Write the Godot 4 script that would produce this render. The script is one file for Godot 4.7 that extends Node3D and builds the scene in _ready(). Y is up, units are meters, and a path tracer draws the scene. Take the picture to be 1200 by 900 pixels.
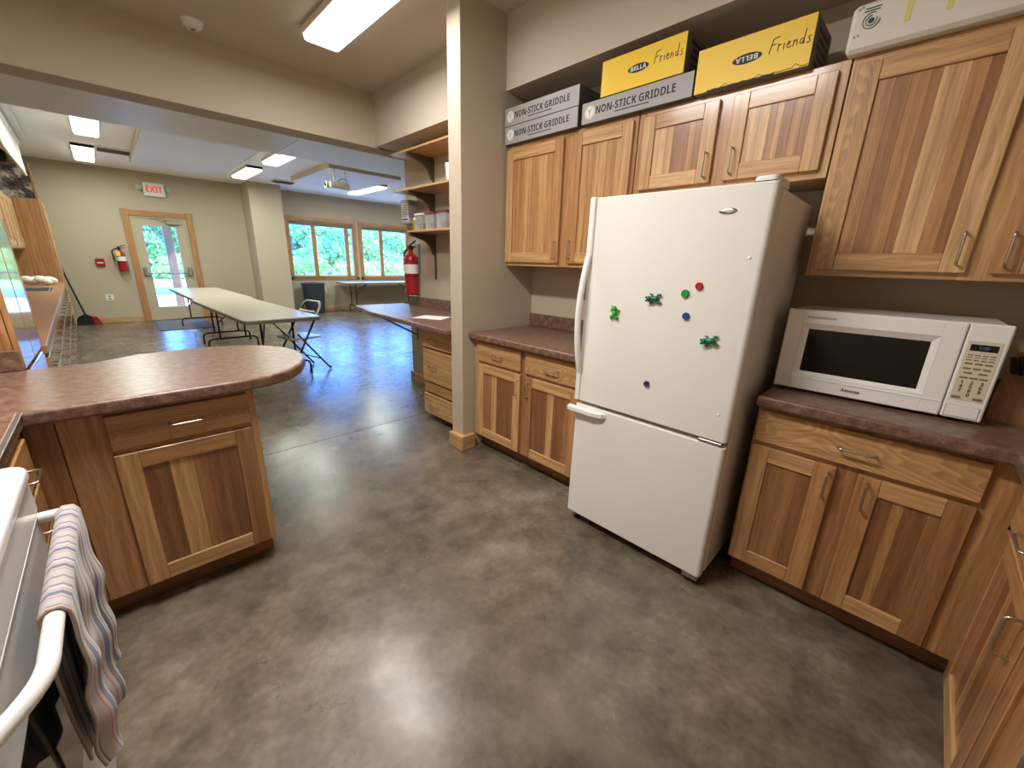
extends Node3D
# A kitchen that opens onto a dining hall: built piece by piece from measured dimensions (metres).

var rng := RandomNumberGenerator.new()
var M := {}
var W := []                 # wood materials by tone, straight grain
var WG := []                # the hall's varnished cabinets
var WC := []                # wood materials by tone, cathedral grain
var used := {}

# ------------------------------------------------------------------ naming
func numbered(called: String, parent: Node) -> String:
	var key := str(parent.get_instance_id()) + called
	var n: int = used.get(key, 0)
	used[key] = n + 1
	return called if n == 0 else "%s_%03d" % [called, n]

func tag(o: Node, label := "", category := "", group := "", kind := "") -> Node:
	if label: o.set_meta("label", label)
	if category: o.set_meta("category", category)
	if group: o.set_meta("group", group)
	if kind: o.set_meta("kind", kind)
	return o

func thing(called: String, label: String, category: String, at := Vector3.ZERO, turn := 0.0, group := "") -> Node3D:
	var o := Node3D.new()
	o.name = numbered(called, self)
	add_child(o, true)
	o.position = at
	o.rotation_degrees.y = turn
	tag(o, label, category, group)
	return o

func sub(called: String, parent: Node, at := Vector3.ZERO, rot := Vector3.ZERO) -> Node3D:
	var o := Node3D.new()
	o.name = numbered(called, parent)
	parent.add_child(o, true)
	o.position = at
	o.rotation_degrees = rot
	return o

func mesh_node(called: String, mesh: Mesh, mat: Material, parent: Node, at := Vector3.ZERO, rot := Vector3.ZERO) -> MeshInstance3D:
	var o := MeshInstance3D.new()
	o.name = numbered(called, parent)
	o.mesh = mesh
	o.material_override = mat
	parent.add_child(o, true)
	o.position = at
	o.rotation_degrees = rot
	return o

func nst() -> SurfaceTool:
	var st := SurfaceTool.new()
	st.begin(Mesh.PRIMITIVE_TRIANGLES)
	return st

func part(called: String, st: SurfaceTool, mat: Material, parent: Node = self, at := Vector3.ZERO, rot := Vector3.ZERO) -> MeshInstance3D:
	st.index()
	return mesh_node(called, st.commit(), mat, parent, at, rot)

func struct(called: String, st: SurfaceTool, mat: Material, label := "") -> MeshInstance3D:
	var o := part(called, st, mat, self)
	tag(o, label, "", "", "structure")
	return o

# ------------------------------------------------------------------ shapes
func tri(st: SurfaceTool, a: Vector3, b: Vector3, c: Vector3, n: Vector3, ua := Vector2.ZERO, ub := Vector2.ZERO, uc := Vector2.ZERO):
	if (b - a).cross(c - a).dot(n) > 0.0:
		var t := b; b = c; c = t
		var u := ub; ub = uc; uc = u
	st.set_normal(n); st.set_uv(ua); st.add_vertex(a)
	st.set_normal(n); st.set_uv(ub); st.add_vertex(b)
	st.set_normal(n); st.set_uv(uc); st.add_vertex(c)

func quad(st: SurfaceTool, p: Array, n: Vector3, u: Array):
	tri(st, p[0], p[1], p[2], n, u[0], u[1], u[2])
	tri(st, p[0], p[2], p[3], n, u[0], u[2], u[3])

# chamfered box between two corners; texture runs along axis g (1 unit of v = 1 m)
func bx(st: SurfaceTool, lo: Vector3, hi: Vector3, b := 0.003, g := 1, xf := Transform3D.IDENTITY):
	var c := (lo + hi) / 2.0
	var h := (hi - lo).abs() / 2.0
	b = minf(b, minf(h.x, minf(h.y, h.z)) * 0.9)
	var off := Vector2(rng.randf(), rng.randf())
	for ax in 3:
		var a1 := (ax + 1) % 3
		var a2 := (ax + 2) % 3
		for s in [-1.0, 1.0]:
			var n := Vector3.ZERO; n[ax] = s
			var ps := []; var us := []
			for q in [[-1, -1], [1, -1], [1, 1], [-1, 1]]:
				var p := Vector3.ZERO
				p[ax] = s * h[ax]; p[a1] = q[0] * (h[a1] - b); p[a2] = q[1] * (h[a2] - b)
				ps.append(xf * (p + c)); us.append(uvof(p, a1, a2, g) + off)
			quad(st, ps, (xf.basis * n).normalized(), us)
	if b <= 0.0: return
	for ax in 3:        # twelve chamfers, edges parallel to ax
		var a1 := (ax + 1) % 3
		var a2 := (ax + 2) % 3
		for s1 in [-1.0, 1.0]:
			for s2 in [-1.0, 1.0]:
				var n := Vector3.ZERO; n[a1] = s1; n[a2] = s2
				var ps := []; var us := []
				for q in [[-1, 0], [1, 0], [1, 1], [-1, 1]]:
					var p := Vector3.ZERO
					p[ax] = q[0] * (h[ax] - b)
					p[a1] = s1 * (h[a1] - (b if q[1] == 0 else 0.0))
					p[a2] = s2 * (h[a2] - (0.0 if q[1] == 0 else b))
					ps.append(xf * (p + c)); us.append(uvof(p, ax, a1, g) + off)
				quad(st, ps, (xf.basis * n).normalized(), us)
	for sx in [-1.0, 1.0]:
		for sy in [-1.0, 1.0]:
			for sz in [-1.0, 1.0]:
				var s := Vector3(sx, sy, sz)
				var k := s * (h - Vector3(b, b, b))
				tri(st, xf * (c + k + Vector3(sx * b, 0, 0)), xf * (c + k + Vector3(0, sy * b, 0)), xf * (c + k + Vector3(0, 0, sz * b)), (xf.basis * s).normalized(), off, off, off)

func uvof(p: Vector3, a1: int, a2: int, g: int) -> Vector2:
	if a1 == g: return Vector2(p[a2], p[a1])
	if a2 == g: return Vector2(p[a1], p[a2])
	return Vector2(p[a1], p[a2])

func box1(lo: Vector3, hi: Vector3, b := 0.003, g := 1) -> SurfaceTool:
	var st := nst()
	bx(st, lo, hi, b, g)
	return st

# tube along a path
func tube(st: SurfaceTool, pts: Array, r: float, seg := 8, closed := false, ry := 0.0):
	if ry == 0.0: ry = r
	var n := pts.size()
	var rings := []
	var ref := Vector3.UP
	for i in n:
		var d: Vector3 = (pts[(i + 1) % n] - pts[(i - 1 + n) % n]) if closed else (pts[mini(i + 1, n - 1)] - pts[maxi(i - 1, 0)])
		d = d.normalized()
		if i == 0:
			ref = Vector3.UP if absf(d.y) < 0.9 else Vector3.RIGHT
		var side := d.cross(ref).normalized()
		ref = side.cross(d).normalized()
		var ring := []
		for k in seg:
			var a := TAU * k / seg
			var nv := side * cos(a) + ref * sin(a)
			ring.append([pts[i] + side * cos(a) * r + ref * sin(a) * ry, nv])
		rings.append(ring)
	for i in (n if closed else n - 1):
		var A: Array = rings[i]
		var B: Array = rings[(i + 1) % n]
		for k in seg:
			var k2 := (k + 1) % seg
			smooth_quad(st, A[k], A[k2], B[k2], B[k])
	if not closed:
		for e in [[0, 1], [n - 1, n - 2]]:
			var nn: Vector3 = (pts[e[0]] - pts[e[1]]).normalized()
			for k in seg:
				tri(st, pts[e[0]], rings[e[0]][k][0], rings[e[0]][(k + 1) % seg][0], nn)

func smooth_quad(st: SurfaceTool, a: Array, b: Array, c: Array, d: Array):
	smooth_tri(st, a, b, c)
	smooth_tri(st, a, c, d)

func smooth_tri(st: SurfaceTool, a: Array, b: Array, c: Array):
	var n: Vector3 = a[1] + b[1] + c[1]
	if (b[0] - a[0]).cross(c[0] - a[0]).dot(n) > 0.0:
		var t := b; b = c; c = t
	for v in [a, b, c]:
		st.set_normal(v[1].normalized())
		st.set_uv(v[2] if v.size() > 2 else Vector2(v[0].x + v[0].z, v[0].y))
		st.add_vertex(v[0])

# rounded bend: fillets a polyline
func fillet(pts: Array, r: float, k := 5) -> Array:
	var out := [pts[0]]
	for i in range(1, pts.size() - 1):
		var p: Vector3 = pts[i]
		var a: Vector3 = pts[i - 1] - p
		var b: Vector3 = pts[i + 1] - p
		var rr := minf(r, minf(a.length(), b.length()) * 0.49)
		var s := p + a.normalized() * rr
		var e := p + b.normalized() * rr
		for j in k + 1:
			var t := float(j) / k
			out.append(s.lerp(p, t).lerp(p.lerp(e, t), t))
	out.append(pts[-1])
	return out

# lathe: profile of Vector2(radius, y)
func lathe(st: SurfaceTool, prof: Array, at := Vector3.ZERO, seg := 20, xf := Transform3D.IDENTITY):
	for i in prof.size() - 1:
		var p: Vector2 = prof[i]
		var q: Vector2 = prof[i + 1]
		var sl := (q - p)
		var n2 := Vector2(sl.y, -sl.x).normalized()
		for k in seg:
			var a := TAU * k / seg
			var b := TAU * (k + 1) / seg
			var f := func(pp: Vector2, an: float): return [xf * (at + Vector3(cos(an) * pp.x, pp.y, sin(an) * pp.x)), xf.basis * Vector3(cos(an) * n2.x, n2.y, sin(an) * n2.x)]
			if p.x > 0.0001: smooth_tri(st, f.call(p, a), f.call(p, b), f.call(q, b))
			if q.x > 0.0001: smooth_tri(st, f.call(p, a), f.call(q, b), f.call(q, a))

func ball(st: SurfaceTool, c: Vector3, r: Vector3, bas := Basis.IDENTITY, seg := 10):
	var rings := seg / 2 + 1
	var f := func(i: int, k: int):
		var t := PI * i / rings
		var a := TAU * k / seg
		var n := Vector3(sin(t) * cos(a), cos(t), sin(t) * sin(a))
		return [c + bas * (n * r), bas * (n / r).normalized()]
	for i in rings:
		for k in seg:
			var A: Array = f.call(i, k); var B: Array = f.call(i, k + 1); var C: Array = f.call(i + 1, k + 1); var D: Array = f.call(i + 1, k)
			if i > 0: smooth_tri(st, A, B, C)
			if i < rings - 1: smooth_tri(st, A, C, D)

# prism: polygon (Vector2) extruded along y between y0 and y1, its upper and lower rims rounded by b in k steps. xf maps it where it belongs.
func prism(st: SurfaceTool, poly: Array, y0: float, y1: float, b := 0.0, k := 3, xf := Transform3D.IDENTITY, smooth := false):
	var n := poly.size()
	var area := 0.0
	for i in n: area += poly[i].x * poly[(i + 1) % n].y - poly[(i + 1) % n].x * poly[i].y
	var sg := 1.0 if area > 0.0 else -1.0
	var mit := []
	var en := []
	for i in n:
		var e: Vector2 = (poly[(i + 1) % n] - poly[i]).normalized()
		en.append(Vector2(e.y, -e.x) * sg)
	for i in n:
		var m: Vector2 = (en[i] + en[(i - 1 + n) % n])
		m = m / maxf(0.3, m.length_squared()) * 2.0
		mit.append(m)
	var levels := []
	if b > 0.0:
		for j in k + 1:
			var a := PI / 2.0 * j / k
			levels.append([y0 + b * (1.0 - sin(a)), b * (1.0 - cos(a)), -float(j) / k])
		levels.reverse()
		# bottom to top
		levels.sort_custom(func(p, q): return p[0] < q[0])
		for j in k + 1:
			var a := PI / 2.0 * j / k
			levels.append([y1 - b + b * sin(a), b * (1.0 - cos(a)), float(j) / k])
	else:
		levels = [[y0, 0.0, 0.0], [y1, 0.0, 0.0]]
	var P := func(i: int, l: Array): 
		var q: Vector2 = poly[i] - mit[i] * l[1]
		return xf * Vector3(q.x, l[0], q.y)
	for li in levels.size() - 1:
		var l0: Array = levels[li]
		var l1: Array = levels[li + 1]
		for i in n:
			var j := (i + 1) % n
			var f := func(e: int, v: int, l: Array):
				var h: Vector2 = mit[v].normalized() if smooth else en[e]
				var s := sin(PI / 2.0 * l[2])
				return (xf.basis * (Vector3(h.x, 0, h.y) * sqrt(maxf(0.0, 1.0 - s * s)) + Vector3.UP * s)).normalized()
			smooth_quad(st, [P.call(i, l0), f.call(i, i, l0)], [P.call(j, l0), f.call(i, j, l0)], [P.call(j, l1), f.call(i, j, l1)], [P.call(i, l1), f.call(i, i, l1)])
	for e in [[levels[0], -1.0], [levels[-1], 1.0]]:
		var flat := PackedVector2Array()
		for i in n: flat.append(poly[i] - mit[i] * e[0][1])
		var ids := Geometry2D.triangulate_polygon(flat)
		for t in range(0, ids.size(), 3):
			var v := []
			for q in 3: v.append(xf * Vector3(flat[ids[t + q]].x, e[0][0], flat[ids[t + q]].y))
			var u := []
			for q in 3: u.append(flat[ids[t + q]])
			tri(st, v[0], v[1], v[2], (xf.basis * Vector3(0, e[1], 0)).normalized(), u[0], u[1], u[2])

func rrect(x0: float, y0: float, x1: float, y1: float, r: float, k := 4) -> Array:
	var out := []
	for c in [[x1 - r, y0 + r, -PI / 2], [x1 - r, y1 - r, 0.0], [x0 + r, y1 - r, PI / 2], [x0 + r, y0 + r, PI]]:
		for j in k + 1:
			var a: float = c[2] + PI / 2 * j / k
			out.append(Vector2(c[0] + r * cos(a), c[1] + r * sin(a)))
	return out

# turns a prism drawn in x and y to stand upright, its thickness towards +z
func upright() -> Transform3D:
	return Transform3D(Basis(Vector3(1, 0, 0), Vector3(0, 0, 1), Vector3(0, 1, 0)), Vector3.ZERO)

func text_part(called: String, txt: String, size: float, mat: Material, parent: Node, at: Vector3, rot := Vector3.ZERO, bold := false, squeeze := 1.0, face := "Droid Sans"):
	var f := SystemFont.new()
	f.font_names = PackedStringArray([face])
	if bold: f.font_weight = 700
	var t := TextMesh.new()
	t.text = txt
	t.font = f
	t.font_size = 32
	t.pixel_size = size / 23.0
	t.depth = 0.0012
	t.curve_step = 2.0
	var o := mesh_node(called, t, mat, parent, at, rot)
	o.scale = Vector3(squeeze, 1, 1)
	return o

# ------------------------------------------------------------------ materials
func mat(c: Color, rough := 0.6, metal := 0.0) -> StandardMaterial3D:
	var m := StandardMaterial3D.new()
	m.albedo_color = c
	m.roughness = rough
	m.metallic = metal
	return m

func rgb(r: int, g: int, b: int) -> Color:
	return Color8(r, g, b)

func noise(seed_: int, freq: float, oct := 4, kind := FastNoiseLite.TYPE_SIMPLEX_SMOOTH) -> FastNoiseLite:
	var n := FastNoiseLite.new()
	n.seed = seed_
	n.noise_type = kind
	n.frequency = freq
	n.fractal_octaves = oct
	return n

func wood_image(cathedral: bool, seed_: int) -> ImageTexture:
	var w := 384; var h := 768          # 0.25 m across, 1 m along the grain
	var n1 := noise(seed_, 1.0, 2)
	var n2 := noise(seed_ + 5, 1.0, 2)
	var data := PackedByteArray()
	data.resize(w * h * 3)
	var i := 0
	for y in h:
		var v := float(y) / h
		var yy := absf(v * 2.0 - 1.0)                   # mirrored so that it repeats without a seam
		for x in w:
			var u := float(x) / w
			var wob := n1.get_noise_2d(u * 2.5, yy * 1.3)
			var ring: float
			if cathedral:
				var d := (u - 0.5 + wob * 0.10) * 2.0
				ring = d * d * 8.0 + yy * 8.0 + wob * 2.2
			else:
				ring = (u + wob * 0.10) * 13.0
			var g := ring - floorf(ring)
			g = smoothstep(0.0, 0.75, g) * (1.0 - smoothstep(0.88, 1.0, g))
			var fine := n2.get_noise_2d(u * 150.0, yy * 5.0)
			var broad := n2.get_noise_2d(u * 7.0 + 40.0, yy * 0.7)
			var t := 0.93 - g * (0.13 if cathedral else 0.06) - maxf(0.0, fine) * 0.15 + broad * 0.14
			t = clampf(t, 0.3, 1.0)
			data[i] = int(255.0 * pow(t, 0.85)); data[i + 1] = int(255.0 * t); data[i + 2] = int(255.0 * pow(t, 1.2))
			i += 3
	return ImageTexture.create_from_image(Image.create_from_data(w, h, false, Image.FORMAT_RGB8, data))

func blend_image(size: int, layers: Array, ramp: Gradient) -> Image:
	# layers: [noise, weight, sharpen]
	var imgs := []
	for l in layers: imgs.append(l[0].get_seamless_image(size, size).get_data())
	var data := PackedByteArray()
	data.resize(size * size * 3)
	var table := []
	for k in 256: table.append(ramp.sample(k / 255.0))
	for i in size * size:
		var t := 0.0
		for k in layers.size(): t += (imgs[k][i] / 255.0 - 0.5) * layers[k][1]
		var c: Color = table[clampi(int((t + 0.5) * 255.0), 0, 255)]
		data[i * 3] = c.r8; data[i * 3 + 1] = c.g8; data[i * 3 + 2] = c.b8
	return Image.create_from_data(size, size, false, Image.FORMAT_RGB8, data)

func grad(stops: Array) -> Gradient:
	var g := Gradient.new()
	g.offsets = PackedFloat32Array(stops.map(func(s): return s[0]))
	g.colors = PackedColorArray(stops.map(func(s): return s[1]))
	return g

func world_mapped(m: StandardMaterial3D, scale: float):
	m.uv1_triplanar = true
	m.uv1_world_triplanar = true
	m.uv1_scale = Vector3(scale, scale, scale)

func make_materials():
	var straight := wood_image(false, 11)
	var cath := wood_image(true, 23)
	for c in [rgb(226, 184, 132), rgb(212, 167, 114), rgb(194, 144, 94), rgb(170, 120, 77), rgb(146, 98, 62)]:
		for k in 2:
			var m := mat(c, 0.42)
			m.albedo_texture = cath if k else straight
			m.uv1_scale = Vector3(4, 1, 1)
			m.clearcoat_enabled = true
			m.clearcoat = 0.5
			m.clearcoat_roughness = 0.16
			(WC if k else W).append(m)
	for c in [rgb(206, 156, 100), rgb(186, 134, 82), rgb(160, 108, 64)]:
		var m := mat(c, 0.16)
		m.albedo_texture = straight
		m.uv1_scale = Vector3(4, 1, 1)
		m.clearcoat_enabled = true
		m.clearcoat = 1.0
		m.clearcoat_roughness = 0.08
		WG.append(m)
	# polished concrete
	var con := blend_image(1024, [[noise(3, 0.004, 5), 0.6], [noise(8, 0.02, 5), 0.45], [noise(14, 0.09, 3), 0.25]],
		grad([[0.0, rgb(64, 56, 45)], [0.35, rgb(94, 83, 67)], [0.6, rgb(114, 102, 85)], [1.0, rgb(148, 138, 122)]]))
	var crack: PackedByteArray
	var cn := noise(31, 0.011, 2, FastNoiseLite.TYPE_CELLULAR)
	cn.cellular_return_type = FastNoiseLite.RETURN_DISTANCE2_SUB
	cn.domain_warp_enabled = true
	cn.domain_warp_amplitude = 60.0
	cn.domain_warp_frequency = 0.015
	crack = cn.get_seamless_image(1024, 1024).get_data()
	var where := noise(77, 0.005, 2).get_seamless_image(1024, 1024).get_data()
	for i in 1024 * 1024:
		if crack[i] < 7 and where[i] > 95:
			var x := i % 1024
			var y := i / 1024
			con.set_pixel(x, y, con.get_pixel(x, y).darkened(0.17))
	var f := mat(Color.WHITE, 1.0)
	f.albedo_texture = ImageTexture.create_from_image(con)
	var rough := blend_image(512, [[noise(41, 0.012, 4), 0.5], [noise(43, 0.06, 3), 0.3]], grad([[0.0, Color(0.18, 0.18, 0.18)], [1.0, Color(0.36, 0.36, 0.36)]]))
	f.roughness_texture = ImageTexture.create_from_image(rough)
	f.roughness_texture_channel = BaseMaterial3D.TEXTURE_CHANNEL_GREEN
	f.metallic_specular = 0.5
	world_mapped(f, 0.27)
	M.concrete = f
	M.joint = mat(rgb(46, 42, 37), 0.9)
	# laminate worktop
	var lam := blend_image(512, [[noise(51, 0.02, 5), 0.9], [noise(52, 0.09, 3), 0.5]], grad([[0.0, rgb(84, 61, 49)], [0.45, rgb(112, 84, 68)], [0.7, rgb(128, 98, 82)], [1.0, rgb(150, 120, 102)]]))
	var l := mat(Color.WHITE, 0.34)
	l.albedo_texture = ImageTexture.create_from_image(lam)
	world_mapped(l, 2.2)
	M.laminate = l
	var tan_lam := blend_image(256, [[noise(55, 0.03, 4), 0.6]], grad([[0.0, rgb(150, 102, 70)], [1.0, rgb(196, 146, 108)]]))
	M.tan_laminate = mat(Color.WHITE, 0.3)
	M.tan_laminate.albedo_texture = ImageTexture.create_from_image(tan_lam)
	world_mapped(M.tan_laminate, 2.0)
	# painted plaster with a light roller texture
	var bump := NoiseTexture2D.new()
	bump.width = 256; bump.height = 256; bump.seamless = true
	bump.noise = noise(61, 0.05, 3)
	for p in [["paint", rgb(186, 172, 150), 0.75], ["paint_pale", rgb(200, 187, 170), 0.75], ["ceiling", rgb(202, 190, 174), 0.85], ["ceiling_hall", rgb(242, 242, 236), 0.85], ["ceiling_panel", rgb(226, 231, 235), 0.7], ["soffit", rgb(226, 227, 224), 0.45]]:
		var m := mat(p[1], p[2])
		m.heightmap_enabled = true
		m.heightmap_texture = bump
		m.heightmap_scale = 0.05
		world_mapped(m, 1.5)
		M[p[0]] = m
	M.white = mat(rgb(240, 238, 234), 0.3)
	M.white_plastic = mat(rgb(232, 229, 222), 0.4)
	M.enamel = mat(rgb(230, 226, 218), 0.42)
	M.gloss_enamel = mat(rgb(212, 210, 206), 0.2)
	M.grey_plastic = mat(rgb(120, 118, 114), 0.5)
	M.black = mat(rgb(22, 22, 23), 0.45)
	M.dark_gap = mat(rgb(38, 34, 31), 0.8)
	M.nickel = mat(rgb(190, 182, 170), 0.3, 1.0)
	M.chrome = mat(rgb(205, 205, 205), 0.15, 1.0)
	M.alu = mat(rgb(170, 170, 168), 0.4, 1.0)
	M.glass = mat(Color(0.95, 1.0, 0.98, 0.08), 0.02)
	M.glass.transparency = BaseMaterial3D.TRANSPARENCY_ALPHA
	M.dark_glass = mat(rgb(16, 15, 15), 0.06)
	M.tube_light = mat(rgb(245, 245, 240), 0.4)
	M.tube_light.emission_enabled = true
	M.tube_light.emission = Color(1.0, 0.985, 0.95)
	M.tube_light.emission_energy_multiplier = 2.6
	M.steel_leg = mat(rgb(50, 47, 46), 0.4, 0.6)
	M.table = mat(rgb(198, 186, 166), 0.3)
	M.table_edge = mat(rgb(112, 100, 88), 0.5)
	M.red = mat(rgb(150, 24, 30), 0.3)
	M.bracket = mat(rgb(92, 80, 66), 0.5, 0.3)
	M.silver_box = mat(rgb(158, 154, 152), 0.45)
	M.silver_box_side = mat(rgb(88, 86, 86), 0.55)
	M.yellow = mat(rgb(240, 200, 30), 0.45)
	M.card = mat(rgb(120, 112, 102), 0.8)
	M.print_black = mat(rgb(28, 26, 26), 0.6)
	M.print_white = mat(rgb(226, 223, 215), 0.6)
	M.foam = mat(rgb(222, 215, 202), 0.8)
	M.green_ink = mat(rgb(38, 84, 74), 0.7)
	M.tape = mat(rgb(214, 207, 110), 0.4)
	M.paper = mat(rgb(236, 234, 228), 0.8)

# ------------------------------------------------------------------ cabinets
var gloss := false
func pull(parent: Node, x: float, y: float, z: float, vertical := true, length := 0.105, out := 0.03):
	var h := length / 2.0
	var d := Vector3(0, h, 0) if vertical else Vector3(h, 0, 0)
	var c := Vector3(x, y, z)
	var o := Vector3(0, 0, out)
	var st := nst()
	if gloss: o.z = 0.018
	tube(st, fillet([c - d, c - d + o, c + d + o, c + d], 0.012, 4), 0.003 if gloss else 0.0042, 8)
	part("handle", st, M.steel_leg if gloss else M.nickel, parent)

func board(called: String, parent: Node, lo: Vector3, hi: Vector3, tone: int, g := 1, bev := 0.0025, cath := false):
	var m: Material = WG[clampi(tone - 1, 0, 2)] if gloss else (WC if cath else W)[tone]
	part(called, box1(lo, hi, bev, g), m, parent)

# a framed door: two stiles, two rails, a recessed panel glued up from boards of different tone
func door(parent: Node, x0: float, x1: float, y0: float, y1: float, boards: Array, px: float, py: float, tones := [1, 1, 1, 1], fw := 0.066):
	var d := sub("door", parent)
	var z0 := 0.0015
	var z1 := 0.021
	board("stile", d, Vector3(x0, y0, z0), Vector3(x0 + fw, y1, z1), tones[0], 1, 0.0025, tones.size() > 4)
	board("stile", d, Vector3(x1 - fw, y0, z0), Vector3(x1, y1, z1), tones[1])
	board("rail", d, Vector3(x0 + fw, y0, z0), Vector3(x1 - fw, y0 + fw, z1 - 0.0006), tones[2], 0)
	board("rail", d, Vector3(x0 + fw, y1 - fw, z0), Vector3(x1 - fw, y1, z1 - 0.0006), tones[3], 0)
	var total := 0.0
	for b in boards: total += b[0]
	var x := x0 + fw
	var span := x1 - x0 - 2.0 * fw
	for b in boards:
		var w: float = span * b[0] / total
		board("panel_board", d, Vector3(x, y0 + fw, 0.004), Vector3(x + w, y1 - fw, 0.0115), b[1], 1, 0.0008, b.size() > 2)
		x += w
	if px > -90.0: pull(d, px, py, z1)

func drawer(parent: Node, x0: float, x1: float, y0: float, y1: float, tone: int, px := -99.0, cath := true, length := 0.105):
	var d := sub("drawer", parent)
	board("front_board", d, Vector3(x0, y0, 0.0015), Vector3(x1, y1, 0.021), tone, 0, 0.003, cath)
	pull(d, (x0 + x1) / 2.0 if px < -90.0 else px, (y0 + y1) / 2.0, 0.021, false, length)

# carcass from y0 to y1 behind the front plane z = 0; the face frame's stiles at the given spans
func carcass(parent: Node, w: float, y0: float, y1: float, depth: float, stiles: Array, tone := 2, toe := true):
	part("body", box1(Vector3(0, y0, -depth), Vector3(w, y1, -0.019), 0.001), W[tone], parent)
	for s in stiles:
		board("frame_stile", parent, Vector3(s[0], y0, -0.019), Vector3(s[1], y1, 0.0), s[2] if s.size() > 2 else tone, 1, 0.0015)
	if toe:
		part("toe_kick", box1(Vector3(0.004, 0.0, -depth + 0.02), Vector3(w - 0.004, y0, -0.075), 0.001, 0), W[4], parent)

func frame_rails(parent: Node, x0: float, x1: float, ys: Array, tone := 2):
	for y in ys:
		board("frame_rail", parent, Vector3(x0, y[0], -0.0188), Vector3(x1, y[1], -0.0006), tone, 0, 0.0015)

func build_fridge_wall():
	# base cabinet right of the refrigerator; local x runs along +z of the room
	var t := thing("base_cabinet", "wooden base cabinet under the microwave, one wide drawer over two framed doors", "cabinet", Vector3(-0.603, 0, 0.0), -90)
	carcass(t, 0.735, 0.105, 0.864, 0.585, [[0.0, 0.022, 2], [0.285, 0.375, 3], [0.645, 0.735, 2]], 3)
	frame_rails(t, 0.0, 0.735, [[0.105, 0.135], [0.68, 0.725], [0.83, 0.864]], 2)
	drawer(t, 0.009, 0.66, 0.709, 0.845, 1, 0.34)
	door(t, 0.009, 0.299, 0.118, 0.689, [[3, 3], [2, 3], [2, 4]], 0.279, 0.612, [1, 2, 2, 1])
	door(t, 0.364, 0.66, 0.118, 0.689, [[3, 4], [2, 2], [4, 4], [2, 3]], 0.395, 0.614, [2, 3, 1, 1])
	part("toe_kick", box1(Vector3(0.731, 0.0, -0.095), Vector3(0.82, 0.104, -0.075), 0.001, 0), W[4], t)
	# base cabinet left of the refrigerator
	t = thing("base_cabinet", "wooden base cabinet between partition and refrigerator, two small drawers over two doors", "cabinet", Vector3(-0.603, 0, -1.895), -90)
	var o := -1.895
	carcass(t, 1.02, 0.105, 0.864, 0.585, [[0.0, 0.05, 1], [0.49, 0.545, 3], [0.985, 1.02, 2]], 3)
	frame_rails(t, 0.0, 1.02, [[0.105, 0.135], [0.68, 0.725], [0.83, 0.864]], 2)
	drawer(t, 0.05, 0.494, 0.709, 0.845, 1)
	drawer(t, 0.54, 0.985, 0.709, 0.845, 1, 0.77)
	door(t, 0.05, 0.494, 0.118, 0.689, [[3, 3], [2, 1], [3, 4], [3, 4]], 0.47, 0.595, [1, 1, 1, 1])
	door(t, 0.54, 0.985, 0.118, 0.689, [[3, 4], [2, 4], [2, 1], [3, 4], [2, 3]], 0.575, 0.6, [3, 2, 1, 1])
	# upper cabinets
	t = thing("upper_cabinet", "tall wooden upper cabinet with two doors beside the partition, under the silver griddle boxes", "cabinet", Vector3(-0.313, 0, -1.895), -90)
	carcass(t, 1.01, 1.387, 2.178, 0.30, [[0.0, 0.03, 2], [0.5, 0.61, 2], [0.97, 1.01, 2]], 2, false)
	frame_rails(t, 0.0, 1.01, [[1.387, 1.42], [2.13, 2.178]], 1)
	door(t, 0.012, 0.517, 1.412, 2.147, [[3, 2], [2, 1], [2, 2], [2, 1], [2, 2]], 0.493, 1.494, [1, 2, 1, 1])
	door(t, 0.592, 0.99, 1.412, 2.147, [[1.2, 1], [2, 2], [2, 1], [2, 2], [1, 1]], 0.617, 1.495, [2, 1, 1, 1])
	t = thing("upper_cabinet", "short wooden upper cabinet with two small doors above the white refrigerator", "cabinet", Vector3(-0.313, 0, -0.88), -90)
	carcass(t, 0.875, 1.77, 2.178, 0.30, [[0.0, 0.04, 2], [0.4, 0.49, 2], [0.84, 0.875, 1]], 2, false)
	frame_rails(t, 0.0, 0.875, [[1.77, 1.81], [2.13, 2.178]], 1)
	door(t, 0.036, 0.412, 1.80, 2.147, [[2, 0], [1, 1], [2.4, 3], [1, 2], [1, 3]], 0.387, 1.877, [1, 1, 0, 2])
	door(t, 0.472, 0.845, 1.80, 2.147, [[3, 0], [0.9, 2], [0.8, 1], [1.2, 3], [1.2, 2], [1, 3]], 0.505, 1.878, [1, 1, 1, 1])
	t = thing("upper_cabinet", "tall wooden upper cabinet above the microwave with a large door of streaked boards", "cabinet", Vector3(-0.313, 0, 0.0), -90)
	carcass(t, 0.99, 1.387, 2.178, 0.30, [[0.0, 0.035, 1], [0.45, 0.535, 1], [0.955, 0.99, 1]], 2, false)
	frame_rails(t, 0.0, 0.99, [[1.387, 1.42], [2.13, 2.178]], 1)
	door(t, 0.026, 0.466, 1.412, 2.147, [[1.6, 2], [1.5, 3], [1.6, 2], [0.9, 3], [2.2, 0], [1.4, 2], [1.0, 3]], 0.437, 1.495, [1, 0, 1, 1, 1])
	door(t, 0.521, 0.965, 1.412, 2.147, [[2, 1], [2, 2], [2, 1]], 0.548, 1.49, [2, 1, 1, 1])
	# the return along the back wall, its front facing the hall
	t = thing("base_cabinet", "wooden corner base cabinet at the right edge, set square to the microwave cabinet", "cabinet", Vector3(-0.626, 0, 0.737), 180)
	carcass(t, 0.95, 0.105, 0.864, 0.60, [[0.0, 0.08, 2], [0.545, 0.59, 3], [0.9, 0.95, 2]], 3)
	frame_rails(t, 0.0, 0.95, [[0.105, 0.135], [0.68, 0.725], [0.83, 0.864]], 2)
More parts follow.
